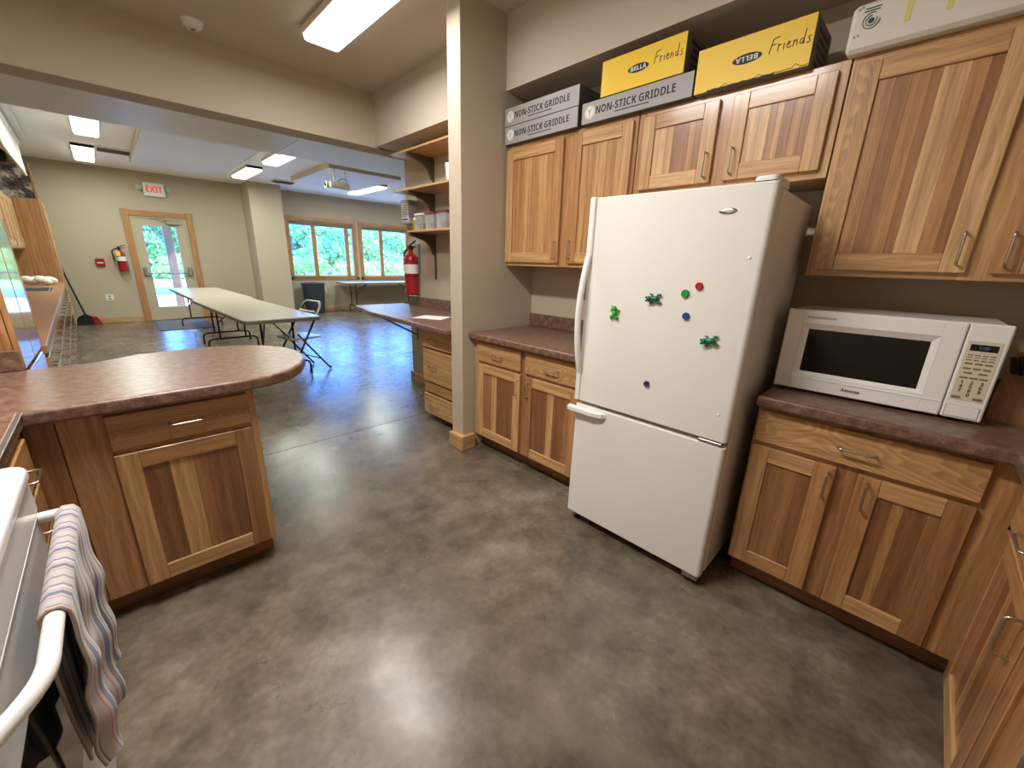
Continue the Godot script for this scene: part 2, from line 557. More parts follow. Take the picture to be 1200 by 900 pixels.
	drawer(t, 0.075, 0.557, 0.70, 0.85, 2, 0.366, false)
	door(t, 0.075, 0.557, 0.112, 0.686, [[2, 3], [1.5, 4], [1, 2], [2, 4], [2, 3]], 0.53, 0.612, [3, 3, 1, 2], 0.062)
	drawer(t, 0.576, 0.94, 0.70, 0.85, 2)
	door(t, 0.576, 0.94, 0.112, 0.686, [[2, 3], [2, 2], [2, 4]], 0.91, 0.6, [3, 3, 1, 2], 0.062)
	# worktops
	var st := nst()
	prism(st, [Vector2(-0.664, -1.898), Vector2(-0.664, -0.83), Vector2(0, -0.83), Vector2(0, -1.898)], 0.866, 0.914, 0.012, 3)
	t = thing("worktop", "short brown laminate worktop between the partition and the refrigerator", "worktop")
	part("slab", st, M.laminate, t)
	part("backsplash", box1(Vector3(-0.02, 0.914, -1.898), Vector3(0, 1.015, -0.83), 0.004), M.laminate, t)
	st = nst()
	prism(st, [Vector2(-0.664, 0.0), Vector2(-0.664, 0.685), Vector2(-1.6, 0.685), Vector2(-1.6, 1.355), Vector2(0, 1.355), Vector2(0, 0.0)], 0.866, 0.914, 0.012, 3)
	t = thing("worktop", "brown laminate corner worktop under the microwave and knife block", "worktop")
	part("slab", st, M.laminate, t)
	part("backsplash", box1(Vector3(-0.02, 0.914, 0.0), Vector3(0, 1.015, 1.335), 0.004), M.laminate, t)

func build_peninsula():
	# one worktop: the peninsula with its round end and the leg towards the stove
	var st := nst()
	var poly := [Vector2(-3.4, -0.995), Vector2(-2.752, -0.995), Vector2(-2.752, -1.472), Vector2(-2.18, -1.472)]
	poly += [Vector2(-2.06, -1.492), Vector2(-1.965, -1.545), Vector2(-1.893, -1.63), Vector2(-1.838, -1.745), Vector2(-1.812, -1.86), Vector2(-1.81, -1.98), Vector2(-1.84, -2.10), Vector2(-1.91, -2.205), Vector2(-2.0, -2.275), Vector2(-2.12, -2.318), Vector2(-2.25, -2.33), Vector2(-2.45, -2.30), Vector2(-2.6, -2.20), Vector2(-2.76, -2.188), Vector2(-3.4, -2.188)]
	prism(st, poly, 0.864, 0.914, 0.012, 3)
	var t := thing("worktop", "brown laminate peninsula worktop with a rounded end, left foreground", "worktop")
	part("slab", st, M.laminate, t)
	part("edge_strip", box1(Vector3(-2.756, 0.9142, -1.47), Vector3(-2.744, 0.918, -1.0), 0.0015), M.alu, t)
	part("backsplash", box1(Vector3(-3.3, 0.914, -2.186), Vector3(-2.80, 1.0, -2.168), 0.003), M.laminate, t)
	t = thing("peninsula_cabinet", "wooden peninsula base cabinet with one drawer over one framed door", "cabinet", Vector3(-2.735, 0, -1.545), 0)
	carcass(t, 0.615, 0.105, 0.864, 0.62, [[-0.036, 0.035, 3], [0.037, 0.16, 2], [0.585, 0.615, 1]], 2)
	frame_rails(t, 0.16, 0.6, [[0.105, 0.135], [0.68, 0.725], [0.83, 0.864]], 2)
	drawer(t, 0.152, 0.587, 0.709, 0.842, 2, 0.375)
	door(t, 0.152, 0.587, 0.118, 0.689, [[2.2, 4], [2, 1], [1.2, 3], [3, 4]], -99.0, 0.0, [1, 3, 1, 2])
	# corner run between the stove and the peninsula, facing the fridge wall
	t = thing("base_cabinet", "narrow wooden corner cabinet of drawers between the stove and the peninsula", "cabinet", Vector3(-2.775, 0, -1.0), 90)
	carcass(t, 0.545, 0.105, 0.864, 0.6, [[0.0, 0.03, 3], [0.44, 0.545, 3]], 3)
	frame_rails(t, 0.0, 0.545, [[0.105, 0.135], [0.68, 0.725], [0.83, 0.864]], 3)
	drawer(t, 0.02, 0.445, 0.709, 0.842, 2, 0.27)
	drawer(t, 0.02, 0.445, 0.565, 0.69, 2, 0.25)
	drawer(t, 0.02, 0.445, 0.35, 0.55, 3, 0.25)
	drawer(t, 0.02, 0.445, 0.118, 0.335, 3, 0.25)

func build_far_run():
	# the run of cabinets along the hall's left wall, which leaves the kitchen at a slight angle
	gloss = true
	var org := Vector3(-2.785, 0, -2.2)
	var yaw := 91.885
	var bas := Basis(Vector3.UP, deg_to_rad(yaw))
	var T := func(x: float, y: float, z: float): return org + bas * Vector3(x, y, z)
	var t := thing("hutch_cabinet", "glossy wooden hutch cabinet behind the peninsula, its doors reaching down to counter height", "cabinet", org + Vector3(-0.033, 0, 0), 89.6)
	part("body", box1(Vector3(0.0, 0.105, -0.6), Vector3(0.6, 1.54, -0.02), 0.002), W[3], t)
	part("toe_kick", box1(Vector3(0.004, 0.0, -0.58), Vector3(0.596, 0.105, -0.075), 0.001, 0), W[4], t)
	part("top_board", box1(Vector3(-0.005, 1.54, -0.6), Vector3(0.605, 1.56, 0.0), 0.003, 0), W[1], t)
	for s in [[0.0, 0.04], [0.28, 0.32], [0.56, 0.6]]:
		board("frame_stile", t, Vector3(s[0], 0.105, -0.02), Vector3(s[1], 1.54, 0.0), 2)
	for s in [[0.004, 0.296], [0.304, 0.596]]:
		var d := sub("door", t)
		board("slab", d, Vector3(s[0], 0.915, 0.0015), Vector3(s[1], 1.535, 0.021), 2, 1, 0.002)
		board("edge_strip", d, Vector3(s[1] - 0.006, 0.915, 0.021), Vector3(s[1], 1.535, 0.0225), 1, 1, 0.0005)
	drawer(t, 0.02, 0.585, 0.72, 0.895, 2, 0.45, false)
	drawer(t, 0.02, 0.585, 0.42, 0.705, 2, 0.45, false)
	drawer(t, 0.02, 0.585, 0.12, 0.405, 2, 0.45, false)
	# eight drawer cabinets
	var n := 8
	var w := 6.67 / n
	var proto := thing("drawer_cabinet", "", "cabinet", T.call(0.63, 0.0, 0.0), yaw, "drawer cabinets along the hall's left wall")
	part("body", box1(Vector3(0, 0.105, -0.585), Vector3(w - 0.003, 0.712, -0.0), 0.001), W[2], proto)
	part("toe_kick", box1(Vector3(0.002, 0.0, -0.57), Vector3(w - 0.005, 0.105, -0.075), 0.001, 0), W[4], proto)
	for c in 2:
		var x0 := 0.012 + c * w / 2.0
		var x1 := x0 + w / 2.0 - 0.024
		for y in [[0.705, 0.845], [0.5, 0.69], [0.31, 0.485], [0.118, 0.295]]:
			drawer(proto, x0, x1, y[0], y[1], 1, -99.0, false)
	var order := ["nearest", "second", "third", "fourth", "fifth", "sixth", "seventh", "farthest"]
	for i in n:
		var c := proto
		if i > 0:
			c = proto.duplicate()
			c.name = numbered("drawer_cabinet", self)
			add_child(c, true)
			c.position = T.call(0.63 + i * w, 0.0, 0.0)
		c.set_meta("label", "wooden drawer cabinet under the hall's left worktop, %s one counted from the hutch" % order[i])
	gloss = false
	# worktop with a hole for the sink
	t = thing("worktop", "long tan-brown laminate worktop with a sink along the hall's left wall", "worktop", org, yaw)
	var st := nst()
	for r in [[0.63, 5.1, -0.6, 0.025], [5.9, 7.3, -0.6, 0.025], [5.1, 5.9, -0.08, 0.025], [5.1, 5.9, -0.6, -0.5]]:
		bx(st, Vector3(r[0], 0.866, r[2]), Vector3(r[1], 0.914, r[3]), 0.004, 0)
	part("slab", st, M.tan_laminate, t)
	t = thing("sink", "dark steel sink set into the hall's left worktop", "sink", T.call(5.5, 0.714, -0.29), yaw)
	st = nst()
	for r in [[-0.395, -0.385, -0.205, 0.205], [0.385, 0.395, -0.205, 0.205]]: bx(st, Vector3(r[0], 0.0, r[2]), Vector3(r[1], 0.195, r[3]), 0.002)
	for z in [-0.205, 0.195]: bx(st, Vector3(-0.395, 0, z), Vector3(0.395, 0.195, z + 0.01), 0.002)
	bx(st, Vector3(-0.395, 0, -0.205), Vector3(0.395, 0.01, 0.205), 0.001)
	part("basin", st, M.alu, t)
	st = nst()
	for r in [[-0.415, -0.385, -0.225, 0.225], [0.385, 0.415, -0.225, 0.225], [-0.385, 0.385, -0.225, -0.195], [-0.385, 0.385, 0.195, 0.225]]: bx(st, Vector3(r[0], 0.195, r[2]), Vector3(r[1], 0.2, r[3]), 0.001)
	part("rim", st, M.alu, t)
	# white cloth bundle on the worktop
	st = nst()
	for k in 7: ball(st, Vector3(-0.12 + k * 0.045, 0.07 + 0.012 * sin(k * 2.1), 0.03 * sin(k * 1.7)), Vector3(0.07, 0.05, 0.08), Basis(Vector3(0.2, 1, 0.1).normalized(), k * 0.7), 10)
	tag(part("white_cloth", st, M.paper, self, T.call(6.45, 0.914, -0.24)), "crumpled white cloth lying on the worktop beside the hall sink", "cloth")
	# tall end cabinet and upper cabinets
	t = thing("tall_cabinet", "tall wooden end cabinet with a plain side panel in the hall's far left corner", "cabinet", T.call(7.303, 0, 0), yaw)
	part("body", box1(Vector3(0, 0.105, -0.6), Vector3(1.2, 2.15, -0.02), 0.002), W[2], t)
	part("toe_kick", box1(Vector3(0.004, 0.0, -0.58), Vector3(1.196, 0.105, -0.075), 0.001, 0), W[4], t)
	board("frame_stile", t, Vector3(0, 0.105, -0.02), Vector3(0.05, 2.15, 0), 1)
	board("frame_stile", t, Vector3(1.15, 0.105, -0.02), Vector3(1.2, 2.15, 0), 1)
	door(t, 0.02, 0.598, 0.12, 2.13, [[1, 2], [1, 1]], 0.57, 1.1, [1, 1, 1, 1])
	door(t, 0.63, 1.18, 0.12, 2.13, [[1, 2], [1, 1]], 0.63, 1.1, [1, 1, 1, 1])
	var up := ["nearer", "middle", "farther"]
	for i in 3:
		var x := 3.9 + i * 1.13
		t = thing("upper_cabinet", "pale wooden upper cabinet over the hall's left worktop, the %s of three" % up[i], "cabinet", T.call(x, 0, -0.30), yaw, "upper cabinets over the hall worktop")
		part("body", box1(Vector3(0, 1.41, -0.29), Vector3(1.125, 2.13, -0.0), 0.002), W[2], t)
		door(t, 0.015, 0.555, 1.425, 2.115, [[1, 3], [1, 2]], 0.52, 1.5, [0, 0, 0, 0], 0.09)
		door(t, 0.57, 1.11, 1.425, 2.115, [[1, 3], [1, 2]], 0.6, 1.5, [0, 0, 0, 0], 0.09)
	# things on top of them
	st = nst()
	lathe(st, [Vector2(0, 0), Vector2(0.08, 0), Vector2(0.12, 0.08), Vector2(0.15, 0.18), Vector2(0.12, 0.28), Vector2(0.06, 0.33), Vector2(0.065, 0.37), Vector2(0.0, 0.37)])
	tag(part("dark_vase", st, M.black, self, T.call(6.95, 2.13, -0.44)), "round dark vase on top of the hall's upper cabinets", "vase")
	st = nst()
	lathe(st, [Vector2(0, 0), Vector2(0.04, 0), Vector2(0.07, 0.03), Vector2(0.085, 0.08), Vector2(0.078, 0.08), Vector2(0.03, 0.02), Vector2(0, 0.03)])
	tag(part("white_bowl", st, M.white_plastic, self, T.call(6.1, 2.13, -0.36)), "white bowl on top of the hall's upper cabinets, in front of the dark vase", "bowl")
	# framed picture leaning over the tall cabinet
	t = thing("framed_picture", "framed dark grey abstract picture standing on the tall end cabinet", "picture", T.call(8.1, 2.15, -0.32), 0.0)
	var pic := blend_image(256, [[noise(91, 0.012, 4), 1.3], [noise(92, 0.05, 3), 0.7]], grad([[0.0, rgb(30, 28, 32)], [0.4, rgb(70, 62, 62)], [0.6, rgb(122, 116, 106)], [1.0, rgb(176, 174, 160)]]))
	var pm := mat(Color.WHITE, 0.3)
	pm.albedo_texture = ImageTexture.create_from_image(pic)
	pm.uv1_scale = Vector3(1.2, 1.2, 1)
	part("print", box1(Vector3(-0.27, 0.03, -0.012), Vector3(0.27, 0.58, 0.0), 0.001), pm, t)
	for r in [[-0.3, -0.27, 0.0, 0.61], [0.27, 0.3, 0.0, 0.61]]: board("frame", t, Vector3(r[0], r[2], -0.015), Vector3(r[1], r[3], 0.012), 4)
	for r in [[0.0, 0.03], [0.58, 0.61]]: board("frame", t, Vector3(-0.27, r[0], -0.015), Vector3(0.27, r[1], 0.012), 4, 0)
	return [org, bas]

# ------------------------------------------------------------------ appliances
func build_fridge():
	var t := thing("refrigerator", "white bottom-freezer refrigerator with coloured magnets on its door", "refrigerator", Vector3(-0.822, 0.0, -0.796))
	t.rotation = Vector3(-0.005, deg_to_rad(-88.97), -0.005)
	# cabinet
	var st := nst()
	bx(st, Vector3(0.004, 0.045, -0.615), Vector3(0.746, 1.69, -0.075), 0.008)
	part("cabinet", st, M.enamel, t)
	part("gasket", box1(Vector3(0.012, 0.07, -0.075), Vector3(0.738, 1.685, -0.058), 0.002), M.grey_plastic, t)
	part("grille", box1(Vector3(0.02, 0.02, -0.5), Vector3(0.73, 0.05, -0.09), 0.003), M.black, t)
	for x in [0.05, 0.70]:
		st = nst()
		lathe(st, [Vector2(0, 0), Vector2(0.018, 0), Vector2(0.018, 0.012), Vector2(0.008, 0.014), Vector2(0.008, 0.05), Vector2(0, 0.05)], Vector3(x, 0.003, -0.045), 14)
		part("foot", st, M.black, t)
	# doors: rounded vertical edges
	var shape := rrect(0.0, -0.058, 0.75, 0.0, 0.02, 5)
	for d in [[0.722, 1.70, "refrigerator_door"], [0.058, 0.703, "freezer_door"]]:
		var dr := sub(d[2], t)
		st = nst()
		prism(st, shape, d[0], d[1], 0.006, 3, Transform3D.IDENTITY, true)
		part("panel", st, M.enamel, dr)
		if d[2] == "refrigerator_door":
			# the handle: a trim strip along the left edge that bows out into a grip
			part("edge_trim", box1(Vector3(-0.004, 1.44, -0.05), Vector3(0.028, 1.702, 0.012), 0.005), M.white_plastic, dr)
			part("edge_trim", box1(Vector3(-0.004, 0.724, -0.05), Vector3(0.024, 0.88, 0.008), 0.004), M.white_plastic, dr)
			st = nst()
			var pts := []
			for k in 21:
				var s := k / 20.0
				pts.append(Vector3(0.012 - 0.008 * sin(PI * s), lerpf(1.46, 0.872, s), 0.0 + 0.042 * pow(sin(PI * s), 0.8)))
			tube(st, pts, 0.011, 10, false, 0.017)
			part("handle", st, M.white_plastic, dr)
			# emblem and two screw caps
			st = nst()
			ball(st, Vector3(0.601, 1.61, 0.001), Vector3(0.033, 0.011, 0.005), Basis.IDENTITY, 18)
			part("emblem", st, M.chrome, dr)
			for p in [[0.702, 1.447], [0.70, 0.839]]:
				st = nst()
				ball(st, Vector3(p[0], p[1], 0.0), Vector3(0.007, 0.007, 0.004), Basis.IDENTITY, 10)
				part("screw_cap", st, M.white_plastic, dr)
		else:
			st = nst()
			var prof := [Vector2(-0.035, 0.0), Vector2(0.195, 0.0), Vector2(0.175, 0.022), Vector2(0.12, 0.034), Vector2(0.0, 0.036), Vector2(-0.028, 0.03)]
			prism(st, prof, 0.662, 0.692, 0.008, 3)
			bx(st, Vector3(-0.005, 0.655, -0.02), Vector3(0.17, 0.66, 0.008), 0.002)
			part("handle", st, M.white_plastic, dr)
	# hinge cover on top and hinge between the doors
	st = nst()
	prism(st, rrect(0.665, -0.19, 0.742, -0.012, 0.022, 4), 1.69, 1.722, 0.008, 3)
	part("hinge_cover", st, M.white_plastic, t)
	part("hinge_cap_seam", box1(Vector3(0.668, 1.7005, -0.03), Vector3(0.738, 1.704, -0.0105), 0.001), M.black, t)
	part("hinge", box1(Vector3(0.64, 0.704, -0.05), Vector3(0.735, 0.719, 0.002), 0.003), M.alu, t)
	part("bottom_hinge", box1(Vector3(0.67, 0.028, -0.06), Vector3(0.74, 0.056, -0.008), 0.004), M.alu, t)
	# magnets
	var xf: Transform3D = t.transform
	var colours := {"green": rgb(24, 140, 60), "red": rgb(178, 28, 34), "blue": rgb(24, 66, 148), "purple": rgb(62, 44, 82)}
	var info := {"green": [0.493, 1.305, 0.0165, "round green button magnet beside the red one"], "red": [0.543, 1.338, 0.0150, "round red button magnet, topmost on the refrigerator door"], "blue": [0.510, 1.216, 0.0148, "round blue button magnet below the green one"], "purple": [0.3815, 0.896, 0.0135, "small dark purple button magnet, lowest on the door"]}
	for k in ["green", "red", "blue", "purple"]:
		var i: Array = info[k]
		var m := thing("button_magnet", i[3], "magnet", xf * Vector3(i[0], i[1], 0.0005), 0.0, "magnets on the refrigerator door")
		m.basis = xf.basis * Basis(Vector3(1, 0, 0), PI / 2)
		var r: float = i[2]
		st = nst()
		lathe(st, [Vector2(0, 0), Vector2(r, 0), Vector2(r, 0.006), Vector2(r * 0.9, 0.009), Vector2(r * 0.72, 0.0095), Vector2(r * 0.62, 0.0078), Vector2(0, 0.0078)], Vector3.ZERO, 22)
		part("cap", st, mat(colours[k], 0.35), m)
	var frogs := [[0.182, 1.196, 0.0, rgb(62, 176, 60), "bright green plastic critter magnet, upright, near the door handle"], [0.363, 1.274, 95.0, rgb(18, 98, 72), "dark green plastic critter magnet left of the round magnets"], [0.618, 1.130, 100.0, rgb(18, 110, 84), "dark green plastic critter magnet at the right, below the blue one"]]
	for f in frogs:
		var m := thing("critter_magnet", f[4], "magnet", xf * Vector3(f[0], f[1], 0.0005), 0.0, "magnets on the refrigerator door")
		m.basis = (xf.basis * Basis(Vector3(0, 0, 1), deg_to_rad(f[2]))).scaled(Vector3.ONE * 1.2)
		var gm := mat(f[3], 0.25)
		st = nst()
		ball(st, Vector3(0, -0.004, 0.009), Vector3(0.010, 0.017, 0.009))
		ball(st, Vector3(0, 0.016, 0.011), Vector3(0.0105, 0.009, 0.009))
		part("body", st, gm, m)
		for s in [-1.0, 1.0]:
			st = nst()
			tube(st, [Vector3(s * 0.006, 0.006, 0.009), Vector3(s * 0.014, 0.004, 0.008), Vector3(s * 0.017, 0.013, 0.005)], 0.0034, 7)
			part("arm", st, gm, m)
			st = nst()
			tube(st, [Vector3(s * 0.005, -0.014, 0.008), Vector3(s * 0.014, -0.016, 0.008), Vector3(s * 0.012, -0.027, 0.005)], 0.004, 7)
			part("leg", st, gm, m)
			st = nst()
			ball(st, Vector3(s * 0.006, 0.023, 0.016), Vector3(0.004, 0.004, 0.004), Basis.IDENTITY, 8)
			part("eye", st, gm, m)

func build_microwave():
	# local x along the front, front plane z = 0
	var t := thing("microwave", "white microwave oven with a dark window standing on the right worktop", "microwave", Vector3(-0.467, 0.914, 0.003), -90)
	t.rotation_degrees.y = -88.6
	var st := nst()
	bx(st, Vector3(0.006, 0.014, -0.36), Vector3(0.606, 0.338, -0.03), 0.006)
	part("case", st, M.white, t)
	for x in [0.04, 0.57]:
		for z in [-0.06, -0.32]:
			st = nst()
			lathe(st, [Vector2(0, 0), Vector2(0.014, 0), Vector2(0.016, 0.015), Vector2(0, 0.015)], Vector3(x, 0, z), 12)
			part("foot", st, M.black, t)
	var d := sub("door", t)
	st = nst()
	var W0 := 0.511
	# door as a frame round the window
	for r in [[0.0, 0.062, 0.012, 0.34], [0.455, W0, 0.012, 0.34]]: bx(st, Vector3(r[0], r[2], -0.032), Vector3(r[1], r[3], 0.0), 0.004)
	for r in [[0.012, 0.078], [0.284, 0.34]]: bx(st, Vector3(0.058, r[0], -0.032), Vector3(0.459, r[1], -0.0004), 0.003)
	part("door_frame", st, M.white, d)
	st = nst()
	var O := [Vector3(0.06, 0.076, -0.0005), Vector3(0.457, 0.076, -0.0005), Vector3(0.457, 0.286, -0.0005), Vector3(0.06, 0.286, -0.0005)]
	var I := [Vector3(0.081, 0.09, -0.012), Vector3(0.436, 0.09, -0.012), Vector3(0.436, 0.263, -0.012), Vector3(0.081, 0.263, -0.012)]
	for k in 4:
		var q := [O[k], O[(k + 1) % 4], I[(k + 1) % 4], I[k]]
		var nn: Vector3 = (q[1] - q[0]).cross(q[2] - q[0]).normalized()
		quad(st, q, nn if nn.z > 0 else -nn, [Vector2.ZERO, Vector2.ZERO, Vector2.ZERO, Vector2.ZERO])
	part("window_bevel", st, M.white, d)
	part("window", box1(Vector3(0.079, 0.088, -0.03), Vector3(0.438, 0.265, -0.0115), 0.001), M.dark_glass, d)
	part("ridge", box1(Vector3(0.01, 0.06, -0.004), Vector3(0.505, 0.066, 0.0015), 0.0012), M.white, d)
	text_part("badge", "Amana", 0.012, M.print_black, d, Vector3(0.259, 0.04, 0.0006), Vector3.ZERO, true, 1.0, "Droid Serif")
	text_part("script", "convection", 0.011, M.grey_plastic, d, Vector3(0.115, 0.313, 0.0006), Vector3.ZERO, false, 1.2, "Droid Serif")
	# control panel
	var p := sub("control_panel", t)
	part("fascia", box1(Vector3(W0 + 0.003, 0.012, -0.032), Vector3(0.612, 0.34, 0.0), 0.004), M.white, p)
	var beige := mat(rgb(216, 205, 178), 0.4)
	part("keypad", box1(Vector3(0.522, 0.078, -0.004), Vector3(0.601, 0.283, 0.0012), 0.001), beige, p)
	part("display", box1(Vector3(0.53, 0.25, -0.002), Vector3(0.593, 0.272, 0.0024), 0.001), M.dark_glass, p)
	var lcd := mat(rgb(20, 40, 60), 0.3)
	lcd.emission_enabled = true; lcd.emission = Color(0.35, 0.65, 0.95); lcd.emission_energy_multiplier = 0.2
	text_part("display_digits", "1:30", 0.009, lcd, p, Vector3(0.561, 0.261, 0.0025), Vector3.ZERO, true)
	var key := mat(rgb(128, 114, 96), 0.5)
	# print: rows of small legends
	for r in [[0.236, 4, 0.013, 0.004], [0.228, 4, 0.013, 0.003], [0.219, 4, 0.013, 0.004], [0.207, 3, 0.018, 0.006], [0.19, 3, 0.018, 0.006], [0.175, 2, 0.02, 0.006], [0.158, 3, 0.02, 0.006]]:
		for k in r[1]:
			var x: float = 0.5615 + (k - (r[1] - 1) / 2.0) * 0.068 / r[1]
			part("key_legend", box1(Vector3(x - r[2] / 2, r[0] - r[3] / 2, 0.001), Vector3(x + r[2] / 2, r[0] + r[3] / 2, 0.0018), 0.0003), key, p)
	var digits := "123456789"
	for k in 9:
		var x := 0.5615 + (k % 3 - 1) * 0.023
		var y := 0.142 - (k / 3) * 0.014
		text_part("key_digit", digits[k], 0.0115, M.print_black, p, Vector3(x, y, 0.0013), Vector3.ZERO, true)
	text_part("key_digit", "0", 0.0115, M.print_black, p, Vector3(0.5615, 0.1, 0.0013), Vector3.ZERO, true)
	for x in [0.5365, 0.5865]:
		part("key", box1(Vector3(x - 0.011, 0.084, 0.001), Vector3(x + 0.011, 0.093, 0.0024), 0.0006), key, p)
	part("button_groove", box1(Vector3(0.521, 0.019, -0.004), Vector3(0.602, 0.059, 0.0006), 0.0005), M.grey_plastic, p)
	part("open_button", box1(Vector3(0.5222, 0.0202, -0.004), Vector3(0.6008, 0.0578, 0.002), 0.0015), M.white, p)

func build_stove():
	# origin at the far front corner on the floor; local x towards the camera (+z), local z to the front (+x)
	var t := thing("stove", "white enamel kitchen range at the lower left with a towel bar handle", "stove", Vector3(-2.705, 0, -0.215), 90)
	var w := 0.765
	var st := nst()
	bx(st, Vector3(0, 0.03, -0.65), Vector3(w, 0.885, -0.045), 0.004)
	part("body", st, M.gloss_enamel, t)
	part("base", box1(Vector3(0.01, 0.0, -0.62), Vector3(w - 0.01, 0.035, -0.06), 0.003), M.black, t)
	st = nst()
	prism(st, rrect(-0.004, -0.66, w + 0.004, 0.012, 0.035, 6), 0.885, 0.922, 0.014, 4)
	part("cooktop", st, M.gloss_enamel, t)
	part("cooktop_glass", box1(Vector3(0.03, 0.916, -0.6), Vector3(w - 0.03, 0.9245, -0.03), 0.003), M.white, t)
	# front rail, oven door, storage drawer
	part("front_rail", box1(Vector3(0.004, 0.80, -0.045), Vector3(w - 0.004, 0.884, 0.004), 0.006), M.gloss_enamel, t)
	var d := sub("oven_door", t)
	st = nst()
	prism(st, rrect(0.006, 0.20, w - 0.006, 0.845, 0.02, 4), -0.04, 0.0, 0.008, 3, upright())
	part("panel", st, M.gloss_enamel, d)
	for k in 3:
		part("ridge", box1(Vector3(0.03, 0.818 - k * 0.012, -0.002), Vector3(w - 0.03, 0.824 - k * 0.012, 0.0035), 0.0015, 0), M.gloss_enamel, d)
	part("window", box1(Vector3(0.14, 0.36, -0.004), Vector3(w - 0.14, 0.66, 0.0015), 0.001), M.dark_glass, d)
	st = nst()
	tube(st, fillet([Vector3(0.10, 0.775, -0.002), Vector3(0.165, 0.79, 0.052), Vector3(w - 0.035, 0.79, 0.052), Vector3(w - 0.02, 0.785, -0.002)], 0.05, 8), 0.0135, 14)
	part("handle", st, M.white_plastic, d)
	d = sub("storage_drawer", t)
	st = nst()
	prism(st, rrect(0.006, 0.04, w - 0.006, 0.188, 0.012, 4), -0.04, 0.0, 0.008, 3, upright())
	part("front", st, M.gloss_enamel, d)
	part("groove", box1(Vector3(w - 0.028, 0.05, -0.002), Vector3(w - 0.02, 0.18, 0.002), 0.001), M.white_plastic, d)
	# dish towel over the handle
	var img := Image.create(256, 8, false, Image.FORMAT_RGB8)
	var bands := [[rgb(180, 170, 164), 18], [rgb(120, 120, 136), 5], [rgb(184, 180, 174), 4], [rgb(190, 184, 178), 4], [rgb(176, 110, 108), 2], [rgb(184, 180, 174), 4], [rgb(110, 112, 130), 9], [rgb(184, 172, 166), 5], [rgb(176, 116, 112), 2]]
	var x := 0
	while x < 256:
		for b in bands:
			for k in b[1] * 2:
				if x < 256:
					for y in 8: img.set_pixel(x, y, b[0])
					x += 1
	var cloth := mat(Color.WHITE, 0.95)
	cloth.albedo_texture = ImageTexture.create_from_image(img)
	cloth.rim_enabled = true
	cloth.rim = 0.3
	cloth.cull_mode = BaseMaterial3D.CULL_DISABLED
	var tw := thing("dish_towel", "striped pink and grey dish towel hanging over the stove's handle", "towel", Vector3(-2.653, 0.79, -0.735), 0)
	st = nst()
	var nu := 40
	var nv := 44
	var pos := func(i: int, j: int, lift := 0.0) -> Vector3:
		var u := float(i) / nu          # along the handle, 0 at the far end
		var s := float(j) / nv          # down the back, over the bar, down the front
		var r := 0.0165 + lift
		var back := 0.30; var over := PI * r; var front := 0.39
		var L := s * (back + over + front)
		var z := lerpf(-0.205, 0.205, u)
		var fold := 0.0; var y := 0.0; var xx := 0.0
		if L < back:
			var dn := back - L
			fold = 0.010 * sin(u * 17.0 + 1.0) * minf(1.0, dn / 0.12)
			y = -dn; xx = -r + fold * 0.6 - 0.008 * minf(1.0, dn / 0.2)
			z = lerpf(z, 0.05 + z * 0.45, minf(1.0, dn / 0.3))
			y -= 0.10 * u * (dn / back)
		elif L < back + over:
			var a := PI * (L - back) / over
			xx = -cos(a) * r; y = sin(a) * r
		else:
			var dn := L - back - over
			fold = (0.011 * sin(u * 15.0 + dn * 3.0) + 0.006 * sin(u * 31.0 + 2.0 - dn * 9.0) + 0.004 * sin(dn * 46.0 + u * 8.0)) * minf(1.0, dn / 0.16)
			y = -dn * (1.0 + 0.08 * sin(u * 5.0)); xx = r + fold - 0.012 * minf(1.0, dn / 0.25)
			z = lerpf(z, z * 0.95 + 0.02, minf(1.0, dn / 0.3)) + 0.01 * sin(u * 22.0) * minf(1.0, dn / 0.2)
		return Vector3(xx, y, z)
	for side in [0.0, 0.0035]:
		for i in nu:
			for j in nv:
				var P := []
				for q in [[i, j], [i + 1, j], [i + 1, j + 1], [i, j + 1]]:
					var p: Vector3 = pos.call(q[0], q[1], side)
					var ex: Vector3 = pos.call(mini(q[0] + 1, nu), q[1], side) - pos.call(maxi(q[0] - 1, 0), q[1], side)
					var ey: Vector3 = pos.call(q[0], mini(q[1] + 1, nv), side) - pos.call(q[0], maxi(q[1] - 1, 0), side)
					P.append([p, ey.cross(ex).normalized() * (1.0 if side > 0 else -1.0), Vector2(float(q[0]) / nu * 2.6, 0.5)])
				smooth_quad(st, P[0], P[1], P[2], P[3])
	part("cloth", st, cloth, tw)
	st = nst()
	for e in [0, nu]:
		var pts := []
		for j in range(0, nv + 1): pts.append(pos.call(e, j, 0.0018))
		tube(st, pts, 0.0035, 6)
	part("hem", st, mat(rgb(198, 180, 168), 0.95), tw)
	# knife block on the right worktop
	t = thing("knife_block", "wooden knife block with black handled knives in the corner beside the microwave", "knife block", Vector3(-0.225, 0.914, 0.712), 165)
	st = nst()
	prism(st, [Vector2(-0.11, 0.0), Vector2(0.10, 0.0), Vector2(0.10, 0.10), Vector2(0.0, 0.235), Vector2(-0.11, 0.16)], -0.055, 0.055, 0.004, 2, upright())
	part("block", st, W[3], t)
	var dir := Vector3(0.62, 0.46, 0).normalized()
	for k in 5:
		var z := -0.036 + k * 0.018
		var b := Vector3(0.05, 0.168, z)
		st = nst()
		tube(st, [b - dir * 0.02, b + dir * 0.03, b + dir * (0.10 + 0.01 * (k % 2))], 0.0085, 8, false, 0.006)
		part("knife_handle", st, M.black, t)

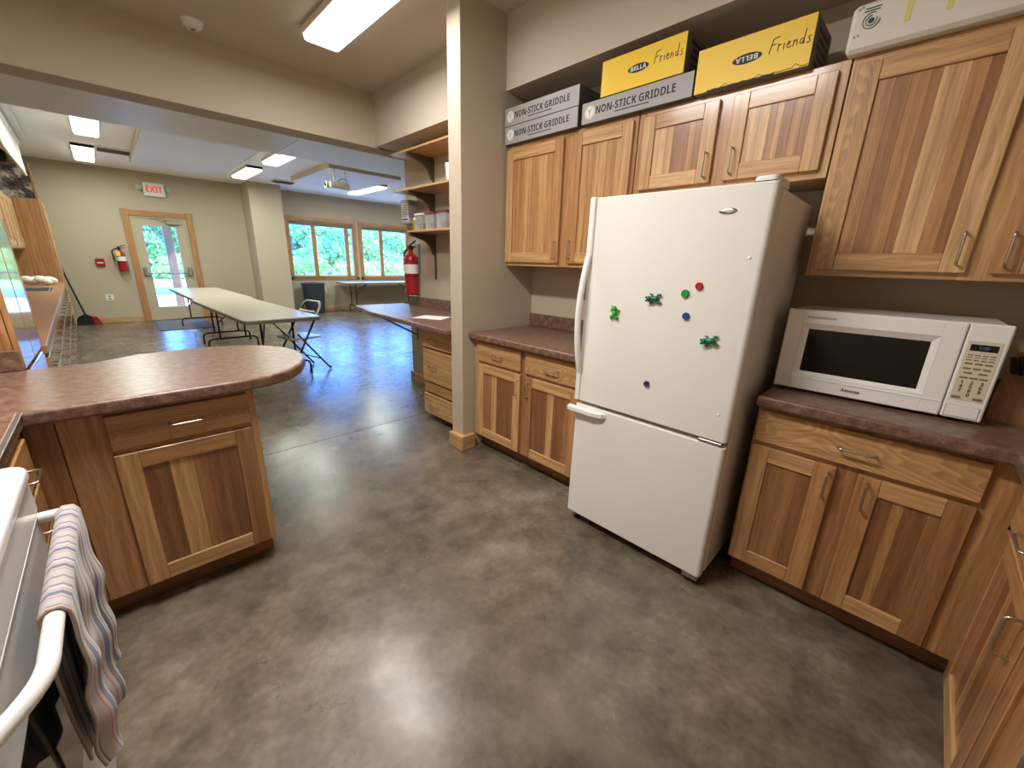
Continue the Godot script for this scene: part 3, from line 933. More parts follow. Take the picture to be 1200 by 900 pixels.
# ------------------------------------------------------------------ boxes on top of the upper cabinets
func stroke(parent: Node, at: Vector3, size: float):
	# the handwritten word on the yellow boxes, pen strokes in a unit as tall as the capital
	var S := [
		[[0.62, 1.0], [0.2, 0.96], [0.1, 0.5], [0.0, 0.0]], [[0.07, 0.52], [0.45, 0.58]],
		[[0.62, 0.5], [0.6, 0.02]], [[0.6, 0.3], [0.7, 0.46], [0.82, 0.44]],
		[[1.0, 0.46], [0.98, 0.04]], [[1.02, 0.64], [1.03, 0.66]],
		[[1.2, 0.26], [1.42, 0.34], [1.38, 0.5], [1.24, 0.44], [1.2, 0.14], [1.34, 0.03], [1.5, 0.14]],
		[[1.64, 0.46], [1.62, 0.02]], [[1.63, 0.3], [1.76, 0.46], [1.86, 0.36], [1.88, 0.03]],
		[[2.28, 0.38], [2.12, 0.42], [2.05, 0.16], [2.2, 0.04], [2.3, 0.3]], [[2.36, 0.98], [2.3, 0.3], [2.32, 0.04]],
		[[2.74, 0.46], [2.58, 0.42], [2.62, 0.28], [2.74, 0.14], [2.62, 0.02], [2.5, 0.06]]]
	var st := nst()
	for s in S:
		var pts := []
		for p in s: pts.append(at + Vector3(p[0], p[1], 0) * size)
		tube(st, fillet(pts, size * 0.12, 3), 0.0016, 6)
	part("handwriting", st, M.print_black, parent)

func build_boxes():
	# local x along the front (+z of the room), front plane z = 0
	var base := 2.179
	for g in [[-1.886, base, 0.62, 1.2, "silver griddle carton lying at the bottom left, next to the partition"], [-1.889, base + 0.109, 0.625, 0.0, "silver griddle carton stacked on the other one at the left"], [-1.237, base, 0.640, 0.0, "long silver griddle carton under the yellow carton"]]:
		var t := thing("griddle_carton", g[4], "box", Vector3(-0.353, g[1], g[0]), -90, "silver griddle cartons on the upper cabinets")
		var w: float = g[2]
		part("carton", box1(Vector3(0, 0, -0.30), Vector3(w, 0.107, -0.001), 0.002), M.silver_box_side, t)
		part("front_panel", box1(Vector3(0.001, 0.001, -0.002), Vector3(w - 0.001, 0.106, 0.0005), 0.0008), M.silver_box, t)
		text_part("lettering", "NON-STICK GRIDDLE", 0.0365, M.print_black, t, Vector3(0.325, 0.057, 0.0006), Vector3.ZERO, true, 0.93)
		part("small_print", box1(Vector3(0.22, 0.024, 0.0003), Vector3(0.42, 0.029, 0.0009), 0.0001), M.print_black, t)
		var st := nst()
		lathe(st, [Vector2(0, 0), Vector2(0.034, 0), Vector2(0.034, 0.0012), Vector2(0, 0.0012)], Vector3.ZERO, 26, Transform3D(Basis(Vector3(1, 0, 0), PI / 2), Vector3(0.055, 0.055, 0.0)))
		part("round_seal", st, M.print_white, t)
		st = nst()
		var ring := []
		for k in 24: ring.append(Vector3(0.055 + cos(TAU * k / 24) * 0.030, 0.055 + sin(TAU * k / 24) * 0.030, 0.0012))
		tube(st, ring, 0.0008, 5, true)
		tube(st, [Vector3(0.055, 0.035, 0.0012), Vector3(0.055, 0.06, 0.0012), Vector3(0.066, 0.073, 0.0012)], 0.0016, 5)
		tube(st, [Vector3(0.055, 0.052, 0.0012), Vector3(0.043, 0.07, 0.0012)], 0.0016, 5)
		part("seal_print", st, M.silver_box_side, t)
	for y in [[-1.117, base + 0.109, 0.465, 0.168, 0.0, "yellow carton standing on the long silver griddle carton"], [-0.588, base, 0.452, 0.176, 180.0, "yellow carton standing straight on the cabinet, its oval mark upside down"]]:
		var t := thing("yellow_carton", y[5], "box", Vector3(-0.356, y[1], y[0]), -90, "yellow cartons on the upper cabinets")
		var w: float = y[2]; var h: float = y[3]
		part("carton", box1(Vector3(0, 0, -0.26), Vector3(w, h, -0.001), 0.003), M.card, t)
		part("front_panel", box1(Vector3(0.001, 0.001, -0.003), Vector3(w - 0.001, h - 0.001, 0.0008), 0.0015), M.yellow, t)
		var st := nst()
		var el := []
		for k in 28: el.append(Vector2(cos(TAU * k / 28) * 0.058, sin(TAU * k / 28) * 0.0185))
		prism(st, el, 0.0, 0.0014, 0.0, 1, Transform3D(Basis(Vector3(1, 0, 0), Vector3(0, 0, 1), Vector3(0, 1, 0)), Vector3(w * 0.475, h * 0.5, 0.0005)), true)
		part("oval_mark", st, M.print_black, t)
		text_part("brand_lettering", "BELLA", 0.019, M.print_white, t, Vector3(w * 0.475, h * 0.5, 0.0016), Vector3(0, 0, y[4]), true, 1.15)
		stroke(t, Vector3(w * 0.66, h * 0.45, 0.0012), 0.052)
		for k in 5:
			part("side_print", box1(Vector3(w - 0.0005, 0.02 + k * 0.028, -0.22), Vector3(w + 0.0008, 0.034 + k * 0.028, -0.05 - 0.02 * (k % 2)), 0.0002), M.print_black, t)
		if y[4] > 0.0:
			part("torn_edge", box1(Vector3(0.06, 0.0, -0.002), Vector3(w - 0.12, 0.006, 0.0014), 0.0005), M.print_black, t)
			st = nst()
			var tp := []
			for k in 26: tp.append(Vector3(0.08 + k * 0.0148, 0.006 + (0.012 if k % 9 == 4 else 0.0) + 0.0015 * sin(k * 2.3), 0.0012))
			tube(st, tp, 0.0012, 5)
			part("torn_line", st, M.print_black, t)
	# white box above the microwave cupboard
	var t := thing("white_box", "dented white foam box with a green round emblem on the right upper cabinet", "box", Vector3(-0.36, base, -0.026), -90)
	part("shell", box1(Vector3(0, 0, -0.3), Vector3(0.72, 0.15, 0.0), 0.012), M.foam, t)
	var st := nst()
	for arc in [[0.3, 5.4, 0.024], [0.6, 5.9, 0.015]]:
		var pts := []
		for k in 22:
			var a: float = lerpf(arc[0], arc[1], k / 21.0) + 0.9
			pts.append(Vector3(0.059 + cos(a) * arc[2], 0.089 + sin(a) * arc[2], 0.0005))
		tube(st, pts, 0.004, 6, false, 0.001)
	ball(st, Vector3(0.059, 0.089, 0.0005), Vector3(0.009, 0.009, 0.0015))
	part("emblem", st, M.green_ink, t)
	for k in 2:
		part("emblem_line", box1(Vector3(0.034 + k * 0.003, 0.118 + k * 0.008, -0.001), Vector3(0.078 + k * 0.003, 0.122 + k * 0.008, 0.0008), 0.0003), M.green_ink, t)
	for x in [0.150, 0.252]:
		st = nst()
		bx(st, Vector3(x, 0.055, -0.001), Vector3(x + 0.016, 0.151, 0.0012), 0.0005)
		bx(st, Vector3(x, 0.149, -0.30), Vector3(x + 0.016, 0.1515, 0.001), 0.0005)
		part("tape", st, M.tape, t)
	for p in [[0.02, 0.05], [0.03, 0.052], [0.02, 0.132], [0.028, 0.136]]:
		st = nst()
		ball(st, Vector3(p[0], p[1], 0.0), Vector3(0.003, 0.004, 0.001), Basis.IDENTITY, 8)
		part("scuff", st, M.grey_plastic, t)

# ------------------------------------------------------------------ the hall and its fittings
func wall_with_holes(st: SurfaceTool, x0: float, x1: float, y0: float, y1: float, z0: float, z1: float, holes: Array):
	# holes sorted by x: [x0, x1, y0, y1]
	var x := x0
	for h in holes:
		if h[0] > x: bx(st, Vector3(x, y0, z0), Vector3(h[0], y1, z1), 0.0)
		if h[2] > y0: bx(st, Vector3(h[0], y0, z0), Vector3(h[1], h[2], z1), 0.0)
		bx(st, Vector3(h[0], h[3], z0), Vector3(h[1], y1, z1), 0.0)
		x = h[1]
	bx(st, Vector3(x, y0, z0), Vector3(x1, y1, z1), 0.0)

func build_shell():
	var CK := 2.935
	var CH := 2.985
	# floor: slabs with sawn joints over a dark bed
	var fl := Node3D.new()
	fl.name = "floor"
	add_child(fl, true)
	tag(fl, "", "", "", "structure")
	part("joint_bed", box1(Vector3(-4.2, -0.12, -11.5), Vector3(6.2, -0.012, 1.5), 0.0), M.joint, fl)
	for zz in [[-11.48, -2.757], [-2.750, 1.5]]:
		for xx in [[-4.2, 0.597], [0.603, 6.2]]:
			part("slab", box1(Vector3(xx[0], -0.05, zz[0]), Vector3(xx[1], 0.0, zz[1]), 0.0015), M.concrete, fl)
	# kitchen walls
	struct("wall_fridge", box1(Vector3(0, 0, -3.83), Vector3(0.14, CK, 1.5), 0.0), M.paint)
	struct("wall_kitchen_back", box1(Vector3(-3.6, 0, 1.36), Vector3(0.0, CK, 1.5), 0.0), M.paint)
	struct("wall_stove", box1(Vector3(-3.6, 0, -2.2), Vector3(-3.42, CK, 1.36), 0.0), M.paint)
	struct("ceiling_kitchen", box1(Vector3(-3.6, CK, -3.9), Vector3(0.14, CK + 0.2, 1.5), 0.0), M.ceiling)
	# partition with its wooden base trim
	struct("wall_partition", box1(Vector3(-0.72, 0, -2.035), Vector3(0.0, CK, -1.901), 0.002), M.paint)
	var st := nst()
	bx(st, Vector3(-0.762, 0.0, -2.025), Vector3(-0.72, 0.117, -1.858), 0.003, 2)
	bx(st, Vector3(-0.72, 0.0, -1.90), Vector3(-0.63, 0.117, -1.858), 0.003, 0)
	struct("baseboard_partition", st, W[1])
	# bulkhead over the cabinets and header over the peninsula
	struct("wall_bulkhead", box1(Vector3(-0.337, 2.51, -1.9), Vector3(0.0, CK, 1.36), 0.0), M.paint_pale)
	struct("wall_bulkhead_shelves", box1(Vector3(-0.337, 2.475, -3.83), Vector3(0.0, CK, -2.035), 0.0), M.paint_pale)
	struct("wall_header", box1(Vector3(-3.75, 2.475, -4.86), Vector3(6.2, 3.2, -3.785), 0.0), M.paint)
	struct("trim_header", box1(Vector3(-3.75, 2.462, -4.0), Vector3(-0.30, 2.4755, -3.779), 0.002), M.paint)
	var so := Node3D.new()
	so.name = "ceiling_soffit"
	add_child(so, true)
	tag(so, "", "", "", "structure")
	part("soffit_panel", box1(Vector3(-3.75, 2.462, -4.86), Vector3(-0.96, 2.474, -4.03), 0.001), M.soffit, so)
	part("soffit_panel", box1(Vector3(-0.90, 2.462, -4.86), Vector3(6.2, 2.474, -4.03), 0.001), M.soffit, so)
	part("joint_strip", box1(Vector3(-0.96, 2.459, -4.86), Vector3(-0.90, 2.4745, -4.01), 0.001), M.white_plastic, so)
	part("edge_bead", box1(Vector3(-3.75, 2.456, -4.03), Vector3(6.2, 2.4745, -3.998), 0.001), M.white_plastic, so)
	# hall walls
	var holes := [[-1.955, -1.035, 0.0, 2.13], [1.0, 2.68, 0.93, 2.33], [2.90, 4.58, 0.93, 2.33]]
	st = nst()
	wall_with_holes(st, -4.2, 6.2, 0.0, CH, -11.48, -11.33, holes)
	struct("wall_exit", st, M.paint)
	st = nst()
	bx(st, Vector3(-0.09, 0, -4.7), Vector3(0.09, CH, 4.8), 0.0, 1, Transform3D(Basis(Vector3.UP, deg_to_rad(1.885)), Vector3(-3.652, 0, -6.9)))
	struct("wall_hall_left", st, M.paint)
	struct("wall_hall_right", box1(Vector3(6.05, 0, -11.48), Vector3(6.2, CH, -3.83), 0.0), M.paint)
	struct("wall_hall_near", box1(Vector3(0.14, 0, -3.98), Vector3(6.2, 2.475, -3.83), 0.0), M.paint)
	struct("ceiling_hall", box1(Vector3(-4.2, CH, -11.5), Vector3(6.2, CH + 0.2, -4.86), 0.0), M.ceiling_hall)
	struct("wall_pilaster", box1(Vector3(0.085, 0, -11.33), Vector3(0.745, CH, -10.66), 0.003), M.paint)
	# wooden base trim in the hall
	for b in [["baseboard_exit", -2.9, -2.07], ["baseboard_exit_right", -0.92, 0.085], ["baseboard_window", 0.745, 6.05]]:
		struct(b[0], box1(Vector3(b[1], 0, -11.33), Vector3(b[2], 0.105, -11.31), 0.004, 0), W[1])
	struct("baseboard_pilaster", box1(Vector3(0.065, 0, -10.66), Vector3(0.765, 0.105, -10.64), 0.004, 0), W[1])
	struct("baseboard_pilaster_side", box1(Vector3(0.065, 0, -11.31), Vector3(0.085, 0.105, -10.66), 0.004, 2), W[1])
	st = nst()
	bx(st, Vector3(-0.022, 0, -3.852), Vector3(0.0, 0.105, -2.64), 0.004, 2)
	bx(st, Vector3(-0.022, 0, -3.852), Vector3(0.16, 0.105, -3.83), 0.004, 0)
	struct("baseboard_shelf_wall", st, W[1])
	# windows
	for i in 2:
		var x0: float = [1.0, 2.90][i]
		var wn := Node3D.new()
		wn.name = "window_%d" % (i + 1)
		add_child(wn, true)
		tag(wn, "", "", "", "structure")
		wn.position = Vector3(x0, 0.93, -11.33)
		var w := 1.68; var h := 1.40
		for r in [[-0.075, 0.0, -0.08, h + 0.08], [w, w + 0.075, -0.08, h + 0.08]]: board("casing", wn, Vector3(r[0], r[2], 0.0), Vector3(r[1], r[3], 0.022), 2)
		board("casing", wn, Vector3(-0.075, h, 0.0), Vector3(w + 0.075, h + 0.085, 0.024), 2, 0)
		board("casing", wn, Vector3(-0.075, -0.085, 0.0), Vector3(w + 0.075, -0.015, 0.022), 2, 0)
		board("sill", wn, Vector3(-0.08, -0.018, -0.1), Vector3(w + 0.08, 0.008, 0.045), 2, 0)
		for r in [[0.0, 0.035, 0.008, h], [w - 0.035, w, 0.008, h]]: board("jamb", wn, Vector3(r[0], r[2], -0.12), Vector3(r[1], r[3], 0.0), 2)
		board("head_jamb", wn, Vector3(0.035, h - 0.035, -0.12), Vector3(w - 0.035, h, 0.0), 2, 0)
		part("blind_cassette", box1(Vector3(0.035, h - 0.115, -0.085), Vector3(w - 0.035, h - 0.035, -0.02), 0.006), mat(rgb(120, 110, 96), 0.6), wn)
		for m in [0.62, w - 0.19]:
			board("mullion", wn, Vector3(m - 0.05, 0.008, -0.11), Vector3(m + 0.05, h - 0.035, -0.03), 2)
		part("frame_bottom", box1(Vector3(0.035, 0.008, -0.1), Vector3(w - 0.035, 0.045, -0.04), 0.003), M.white_plastic, wn)
		for p in [[0.035, 0.57], [0.67, w - 0.24], [w - 0.14, w - 0.035]]:
			part("pane", box1(Vector3(p[0], 0.045, -0.078), Vector3(p[1], h - 0.035, -0.072), 0.0), M.glass, wn)
	# exit door
	var dn := Node3D.new()
	dn.name = "door_1"
	add_child(dn, true)
	tag(dn, "", "", "", "structure")
	dn.position = Vector3(-1.955, 0, -11.33)
	for r in [[-0.11, 0.0], [0.92, 1.03]]: board("casing", dn, Vector3(r[0], 0, 0), Vector3(r[1], 2.13, 0.022), 2)
	board("casing", dn, Vector3(0.0, 2.13, 0), Vector3(0.92, 2.235, 0.022), 2, 0)
	for x in [-0.118, 0.91]: board("corner_block", dn, Vector3(x, 2.125, 0), Vector3(x + 0.128, 2.25, 0.03), 2)
	var dp := mat(rgb(186, 174, 152), 0.5)
	st = nst()
	for r in [[0.0, 0.035, 0.0, 2.13], [0.885, 0.92, 0.0, 2.13], [0.035, 0.885, 2.095, 2.13]]: bx(st, Vector3(r[0], r[2], -0.13), Vector3(r[1], r[3], 0.004), 0.002)
	part("frame", st, dp, dn)
	st = nst()
	for r in [[0.034, 0.17, 0.012, 2.096], [0.715, 0.886, 0.012, 2.096], [0.17, 0.715, 0.012, 0.285], [0.17, 0.715, 1.95, 2.096]]: bx(st, Vector3(r[0], r[2], -0.06), Vector3(r[1], r[3], -0.015), 0.001)
	part("leaf", st, dp, dn)
	part("pane", box1(Vector3(0.17, 0.285, -0.04), Vector3(0.715, 1.95, -0.034), 0.0), M.glass, dn)
	st = nst()
	bx(st, Vector3(0.05, 0.94, -0.015), Vector3(0.12, 1.12, 0.05), 0.012)
	bx(st, Vector3(0.79, 0.94, -0.015), Vector3(0.86, 1.12, 0.05), 0.012)
	tube(st, [Vector3(0.08, 1.0, 0.05), Vector3(0.46, 0.995, 0.065), Vector3(0.83, 1.0, 0.05)], 0.013, 8)
	part("panic_bar", st, M.alu, dn)
	st = nst()
	bx(st, Vector3(0.56, 2.0, -0.015), Vector3(0.80, 2.06, 0.05), 0.008)
	tube(st, [Vector3(0.62, 2.06, 0.03), Vector3(0.45, 2.10, 0.06), Vector3(0.34, 2.115, 0.01)], 0.01, 6)
	part("closer", st, M.alu, dn)
	part("threshold", box1(Vector3(0.0, 0.0, -0.14), Vector3(0.92, 0.012, 0.03), 0.003), M.alu, dn)

func build_ceiling_items():
	# fluorescent fittings: [x, z centre, ceiling height, length]
	var fits := [[-1.08, -2.44, 2.935, 1.22, "bright fluorescent ceiling light in the kitchen at the top of the picture", 10.0], [-2.3, -1.1, 2.935, 1.22, "fluorescent kitchen ceiling light over the floor in front of the stove", 27.0], [-2.34, -7.50, 2.985, 1.22, "fluorescent ceiling light at the hall's left, the nearer of two above the exit side", 12.5], [-2.40, -9.82, 2.985, 1.22, "fluorescent ceiling light at the hall's left, the farther one above the exit wall", 12.5], [-0.13, -7.42, 2.985, 1.22, "fluorescent ceiling light in the middle of the hall, the one nearer the soffit", 12.5], [-0.20, -9.36, 2.985, 1.22, "fluorescent ceiling light just in front of the pilaster", 12.5], [2.16, -9.25, 2.985, 1.5, "fluorescent ceiling light beyond the projector, above the windows", 12.5], [4.4, -9.25, 2.985, 1.22, "fluorescent ceiling light over the second window, hidden by the shelf wall", 12.5], [4.4, -7.2, 2.985, 1.22, "fluorescent ceiling light at the hall's far right, behind the shelf wall", 12.5]]
	for f in fits:
		var t := thing("ceiling_light", f[4], "light", Vector3(f[0], f[2], f[1]), 0.0, "fluorescent ceiling lights")
		var L: float = f[3] / 2.0
		part("housing", box1(Vector3(-0.132, -0.045, -L), Vector3(0.132, 0.0, L), 0.004), M.white_plastic, t)
		var st := nst()
		prism(st, [Vector2(-0.13, -0.03), Vector2(-0.118, -0.075), Vector2(-0.10, -0.082), Vector2(0.10, -0.082), Vector2(0.118, -0.075), Vector2(0.13, -0.03)], -L + 0.002, L - 0.002, 0.0, 1, upright())
		part("lens", st, M.tube_light, t)
		for z in [-L, L - 0.012]:
			st = nst()
			prism(st, [Vector2(-0.134, 0.0), Vector2(-0.134, -0.046), Vector2(0.134, -0.046), Vector2(0.134, 0.0)], z, z + 0.012, 0.0, 1, upright())
			part("end_cap", st, M.white_plastic, t)
		var a := AreaLight3D.new()
		a.name = "tube_light"
		a.area_size = Vector2(0.22, f[3] - 0.06)
		a.area_normalize_energy = false
		a.light_energy = f[5]
		a.light_color = Color(1.0, 0.99, 0.985) if f[1] > -4.0 else Color(0.96, 1.0, 0.94)
		a.area_range = 30.0
		a.area_attenuation = 2.0
		a.shadow_enabled = true
		t.add_child(a, true)
		a.position = Vector3(0, -0.09, 0)
		a.rotation_degrees = Vector3(-90, 0, 0)
	# acoustic panels hung under the hall ceiling
	var i := 0
	for p in [[-1.84, -0.52, -9.75, -7.0, "large flat white acoustic panel under the hall ceiling left of centre"], [0.60, 1.95, -9.35, -7.35, "white acoustic panel with tan edges hanging behind the projector"]]:
		var t := thing("ceiling_panel", p[4], "ceiling panel", Vector3(0, 2.985, 0))
		part("board", box1(Vector3(p[0], -0.085, p[2]), Vector3(p[1], -0.03, p[3]), 0.004), M.ceiling_panel, t)
		var st := nst()
		for r in [[p[0] - 0.012, p[0], p[2] - 0.012, p[3] + 0.012], [p[1], p[1] + 0.012, p[2] - 0.012, p[3] + 0.012], [p[0], p[1], p[2] - 0.012, p[2]], [p[0], p[1], p[3], p[3] + 0.012]]:
			bx(st, Vector3(r[0], -0.083, r[2]), Vector3(r[1], 0.0, r[3]), 0.002)
		part("edge", st, mat(rgb(206, 190, 160), 0.6), t)
	# air vents and detectors
	for v in [[-2.05, -9.35, "white ceiling vent at the left near the exit sign"], [0.62, -10.0, "white ceiling vent near the window wall beside the tan edged panel"]]:
		var t := thing("ceiling_vent", v[2], "vent", Vector3(v[0], 2.985, v[1]))
		part("frame", box1(Vector3(-0.22, -0.02, -0.16), Vector3(0.22, 0.0, 0.16), 0.005), M.white_plastic, t)
		for k in 6:
			var st := nst()
			bx(st, Vector3(-0.19, -0.002, -0.02), Vector3(0.19, 0.002, 0.02), 0.0005, 0, Transform3D(Basis(Vector3.RIGHT, 0.7), Vector3(0, -0.026, -0.115 + k * 0.046)))
			part("slat", st, M.grey_plastic, t)
	for s in [[Vector3(-1.75, 2.935, -3.57), "round smoke detector on the kitchen ceiling near the header"], [Vector3(1.62, 2.985, -7.0), "small round detector on the hall ceiling near the soffit edge"]]:
		var t := thing("smoke_detector", s[1], "detector", s[0])
		var st := nst()
		lathe(st, [Vector2(0, -0.045), Vector2(0.035, -0.045), Vector2(0.055, -0.03), Vector2(0.062, -0.012), Vector2(0.068, 0.0), Vector2(0, 0.0)], Vector3.ZERO, 22)
		part("body", st, M.white_plastic, t)
		st = nst()
		lathe(st, [Vector2(0, -0.05), Vector2(0.012, -0.05), Vector2(0.014, -0.044), Vector2(0, -0.044)], Vector3.ZERO, 12)
		part("sensor", st, M.grey_plastic, t)
	# projector on its poles
	var t := thing("projector", "white projector hanging from two poles under the hall ceiling", "projector", Vector3(0.72, 2.635, -7.4))
	var st := nst()
	bx(st, Vector3(-0.16, -0.055, -0.13), Vector3(0.19, 0.055, 0.13), 0.02, 0)
	part("case", st, M.white_plastic, t)
	st = nst()
	lathe(st, [Vector2(0, 0), Vector2(0.055, 0), Vector2(0.06, 0.06), Vector2(0.048, 0.065), Vector2(0.045, 0.05), Vector2(0, 0.05)], Vector3.ZERO, 20, Transform3D(Basis(Vector3(0, 0, 1), PI / 2), Vector3(-0.15, 0.0, 0.04)))
	part("lens_barrel", st, M.white_plastic, t)
	st = nst()
	lathe(st, [Vector2(0, 0.0), Vector2(0.047, 0.0), Vector2(0.03, 0.012), Vector2(0, 0.016)], Vector3.ZERO, 18, Transform3D(Basis(Vector3(0, 0, 1), PI / 2), Vector3(-0.2, 0.0, 0.04)))
	part("lens", st, M.dark_glass, t)
	st = nst()
	tube(st, [Vector3(-0.03, 0.05, 0.0), Vector3(-0.03, 0.35, 0.0)], 0.016, 10)
	part("pole", st, M.white_plastic, t)
	st = nst()
	tube(st, [Vector3(0.18, 0.05, -0.02), Vector3(0.17, 0.35, -0.02)], 0.006, 8)
	part("pole", st, M.alu, t)
	st = nst()
	tube(st, fillet([Vector3(0.15, 0.03, 0.0), Vector3(0.22, 0.12, 0.0), Vector3(0.1, 0.14, 0.02), Vector3(0.0, 0.06, 0.02)], 0.05, 4), 0.005, 6)
	part("cable", st, M.grey_plastic, t)
	# projection screen at the left
	t = thing("projection_screen", "long white projection screen hanging from the ceiling at the hall's left wall", "screen", Vector3(-3.0, 2.985, -6.7), 1.0)
	part("ceiling_track", box1(Vector3(-0.05, -0.05, -2.75), Vector3(0.07, 0.0, 0.1), 0.006), M.white_plastic, t)
	part("case", box1(Vector3(-0.05, -0.14, -2.6), Vector3(0.0, -0.07, 0.0), 0.015), M.white_plastic, t)
	part("hanger", box1(Vector3(-0.035, -0.08, -2.5), Vector3(-0.015, -0.045, -0.1), 0.001), M.black, t)
	part("sheet", box1(Vector3(-0.03, -0.52, -2.58), Vector3(-0.02, -0.13, -0.02), 0.001), M.print_white, t)
	part("bottom_bar", box1(Vector3(-0.037, -0.545, -2.6), Vector3(-0.013, -0.515, 0.0), 0.006), M.white_plastic, t)
	# speaker under it
	t = thing("wall_speaker", "black speaker on a bracket below the projection screen", "speaker", Vector3(-3.46, 2.62, -9.0), 90)
	part("box", box1(Vector3(-0.16, -0.08, 0.10), Vector3(0.16, 0.08, 0.28), 0.02), M.black, t)
	part("bracket", box1(Vector3(-0.02, -0.02, -0.10), Vector3(0.02, 0.02, 0.11), 0.004), M.black, t)

func folding_table(called_label: String, at: Vector3, yaw: float, length: float, width: float, height: float, top: Material) -> Node3D:
	var t := thing("folding_table", called_label, "table", at, yaw, "folding tables in the hall")
	var st := nst()
	prism(st, rrect(-width / 2, -length / 2, width / 2, length / 2, 0.045, 4), height - 0.012, height, 0.004, 2)
	part("tabletop", st, top, t)
	st = nst()
	prism(st, rrect(-width / 2 - 0.003, -length / 2 - 0.003, width / 2 + 0.003, length / 2 + 0.003, 0.047, 4), height - 0.045, height - 0.011, 0.004, 2)
	part("edge_band", st, M.table_edge, t)
	for s in [-1.0, 1.0]:
		var z: float = s * (length / 2 - 0.32)
		var leg := sub("leg_frame", t)
		for x in [-0.17, 0.17]:
			st = nst()
			tube(st, [Vector3(x, height - 0.045, z), Vector3(x, 0.16, z)], 0.0125, 8)
			part("upright", st, M.steel_leg, leg)
		st = nst()
		tube(st, fillet([Vector3(-0.33, 0.012, z), Vector3(-0.33, 0.16, z), Vector3(0.33, 0.16, z), Vector3(0.33, 0.012, z)], 0.09, 5), 0.0125, 8)
		part("foot_bow", st, M.steel_leg, leg)
		for x in [-0.33, 0.33]:
			st = nst()
			lathe(st, [Vector2(0, 0), Vector2(0.017, 0), Vector2(0.017, 0.03), Vector2(0, 0.03)], Vector3(x, 0, z), 10)
			part("foot", st, M.black, leg)
		st = nst()
		tube(st, [Vector3(0, height - 0.05, z - s * 0.42), Vector3(-0.1, height - 0.22, z - s * 0.18), Vector3(-0.17, height - 0.34, z)], 0.008, 6)
		tube(st, [Vector3(0, height - 0.05, z - s * 0.42), Vector3(0.1, height - 0.22, z - s * 0.18), Vector3(0.17, height - 0.34, z)], 0.008, 6)
		part("brace", st, M.steel_leg, t)
	return t

func extinguisher(label: String, at: Vector3, yaw: float, h: float, hang: bool):
	var t := thing("fire_extinguisher", label, "fire extinguisher", at, yaw, "red fire extinguishers")
	var r := 0.075
	var st := nst()
	lathe(st, [Vector2(0, 0), Vector2(r * 0.9, 0), Vector2(r, 0.012), Vector2(r, h * 0.78), Vector2(r * 0.9, h * 0.85), Vector2(r * 0.5, h * 0.91), Vector2(r * 0.3, h * 0.93), Vector2(r * 0.3, h), Vector2(0, h)], Vector3(0, 0, r + 0.03), 22)
	part("cylinder", st, M.red, t)
	st = nst()
	lathe(st, [Vector2(r + 0.0012, h * 0.48), Vector2(r + 0.0012, h * 0.68)], Vector3(0, 0, r + 0.03), 22)
	part("label_band", st, M.print_white, t)
	st = nst()
	lathe(st, [Vector2(r + 0.0014, h * 0.40), Vector2(r + 0.0014, h * 0.46)], Vector3(0, 0, r + 0.03), 22)
	part("warning_band", st, mat(rgb(120, 18, 20), 0.4), t)
	st = nst()
	bx(st, Vector3(-0.02, h, r), Vector3(0.02, h + 0.04, r + 0.06), 0.005)
	tube(st, [Vector3(-0.03, h + 0.02, r + 0.03), Vector3(0.09, h + 0.03, r + 0.03)], 0.009, 6)
	tube(st, [Vector3(-0.02, h + 0.045, r + 0.03), Vector3(0.10, h + 0.085, r + 0.03)], 0.009, 6)
	part("valve_handle", st, M.black, t)
	st = nst()
	tube(st, fillet([Vector3(-0.02, h + 0.02, r + 0.03), Vector3(-0.12, h - 0.02, r + 0.04), Vector3(-0.105, h * 0.55, r + 0.05), Vector3(-0.09, h * 0.45, r + 0.05)], 0.06, 5), 0.011, 8)
	part("hose", st, M.black, t)
	part("wall_hook", box1(Vector3(-0.03, h * 0.55, 0.0), Vector3(0.03, h + 0.06, 0.03), 0.003), M.alu, t)
	if hang:
		part("inspection_tag", box1(Vector3(-0.07, h * 0.70, 2 * r + 0.033), Vector3(0.0, h * 0.92, 2 * r + 0.036), 0.001), M.yellow, t)

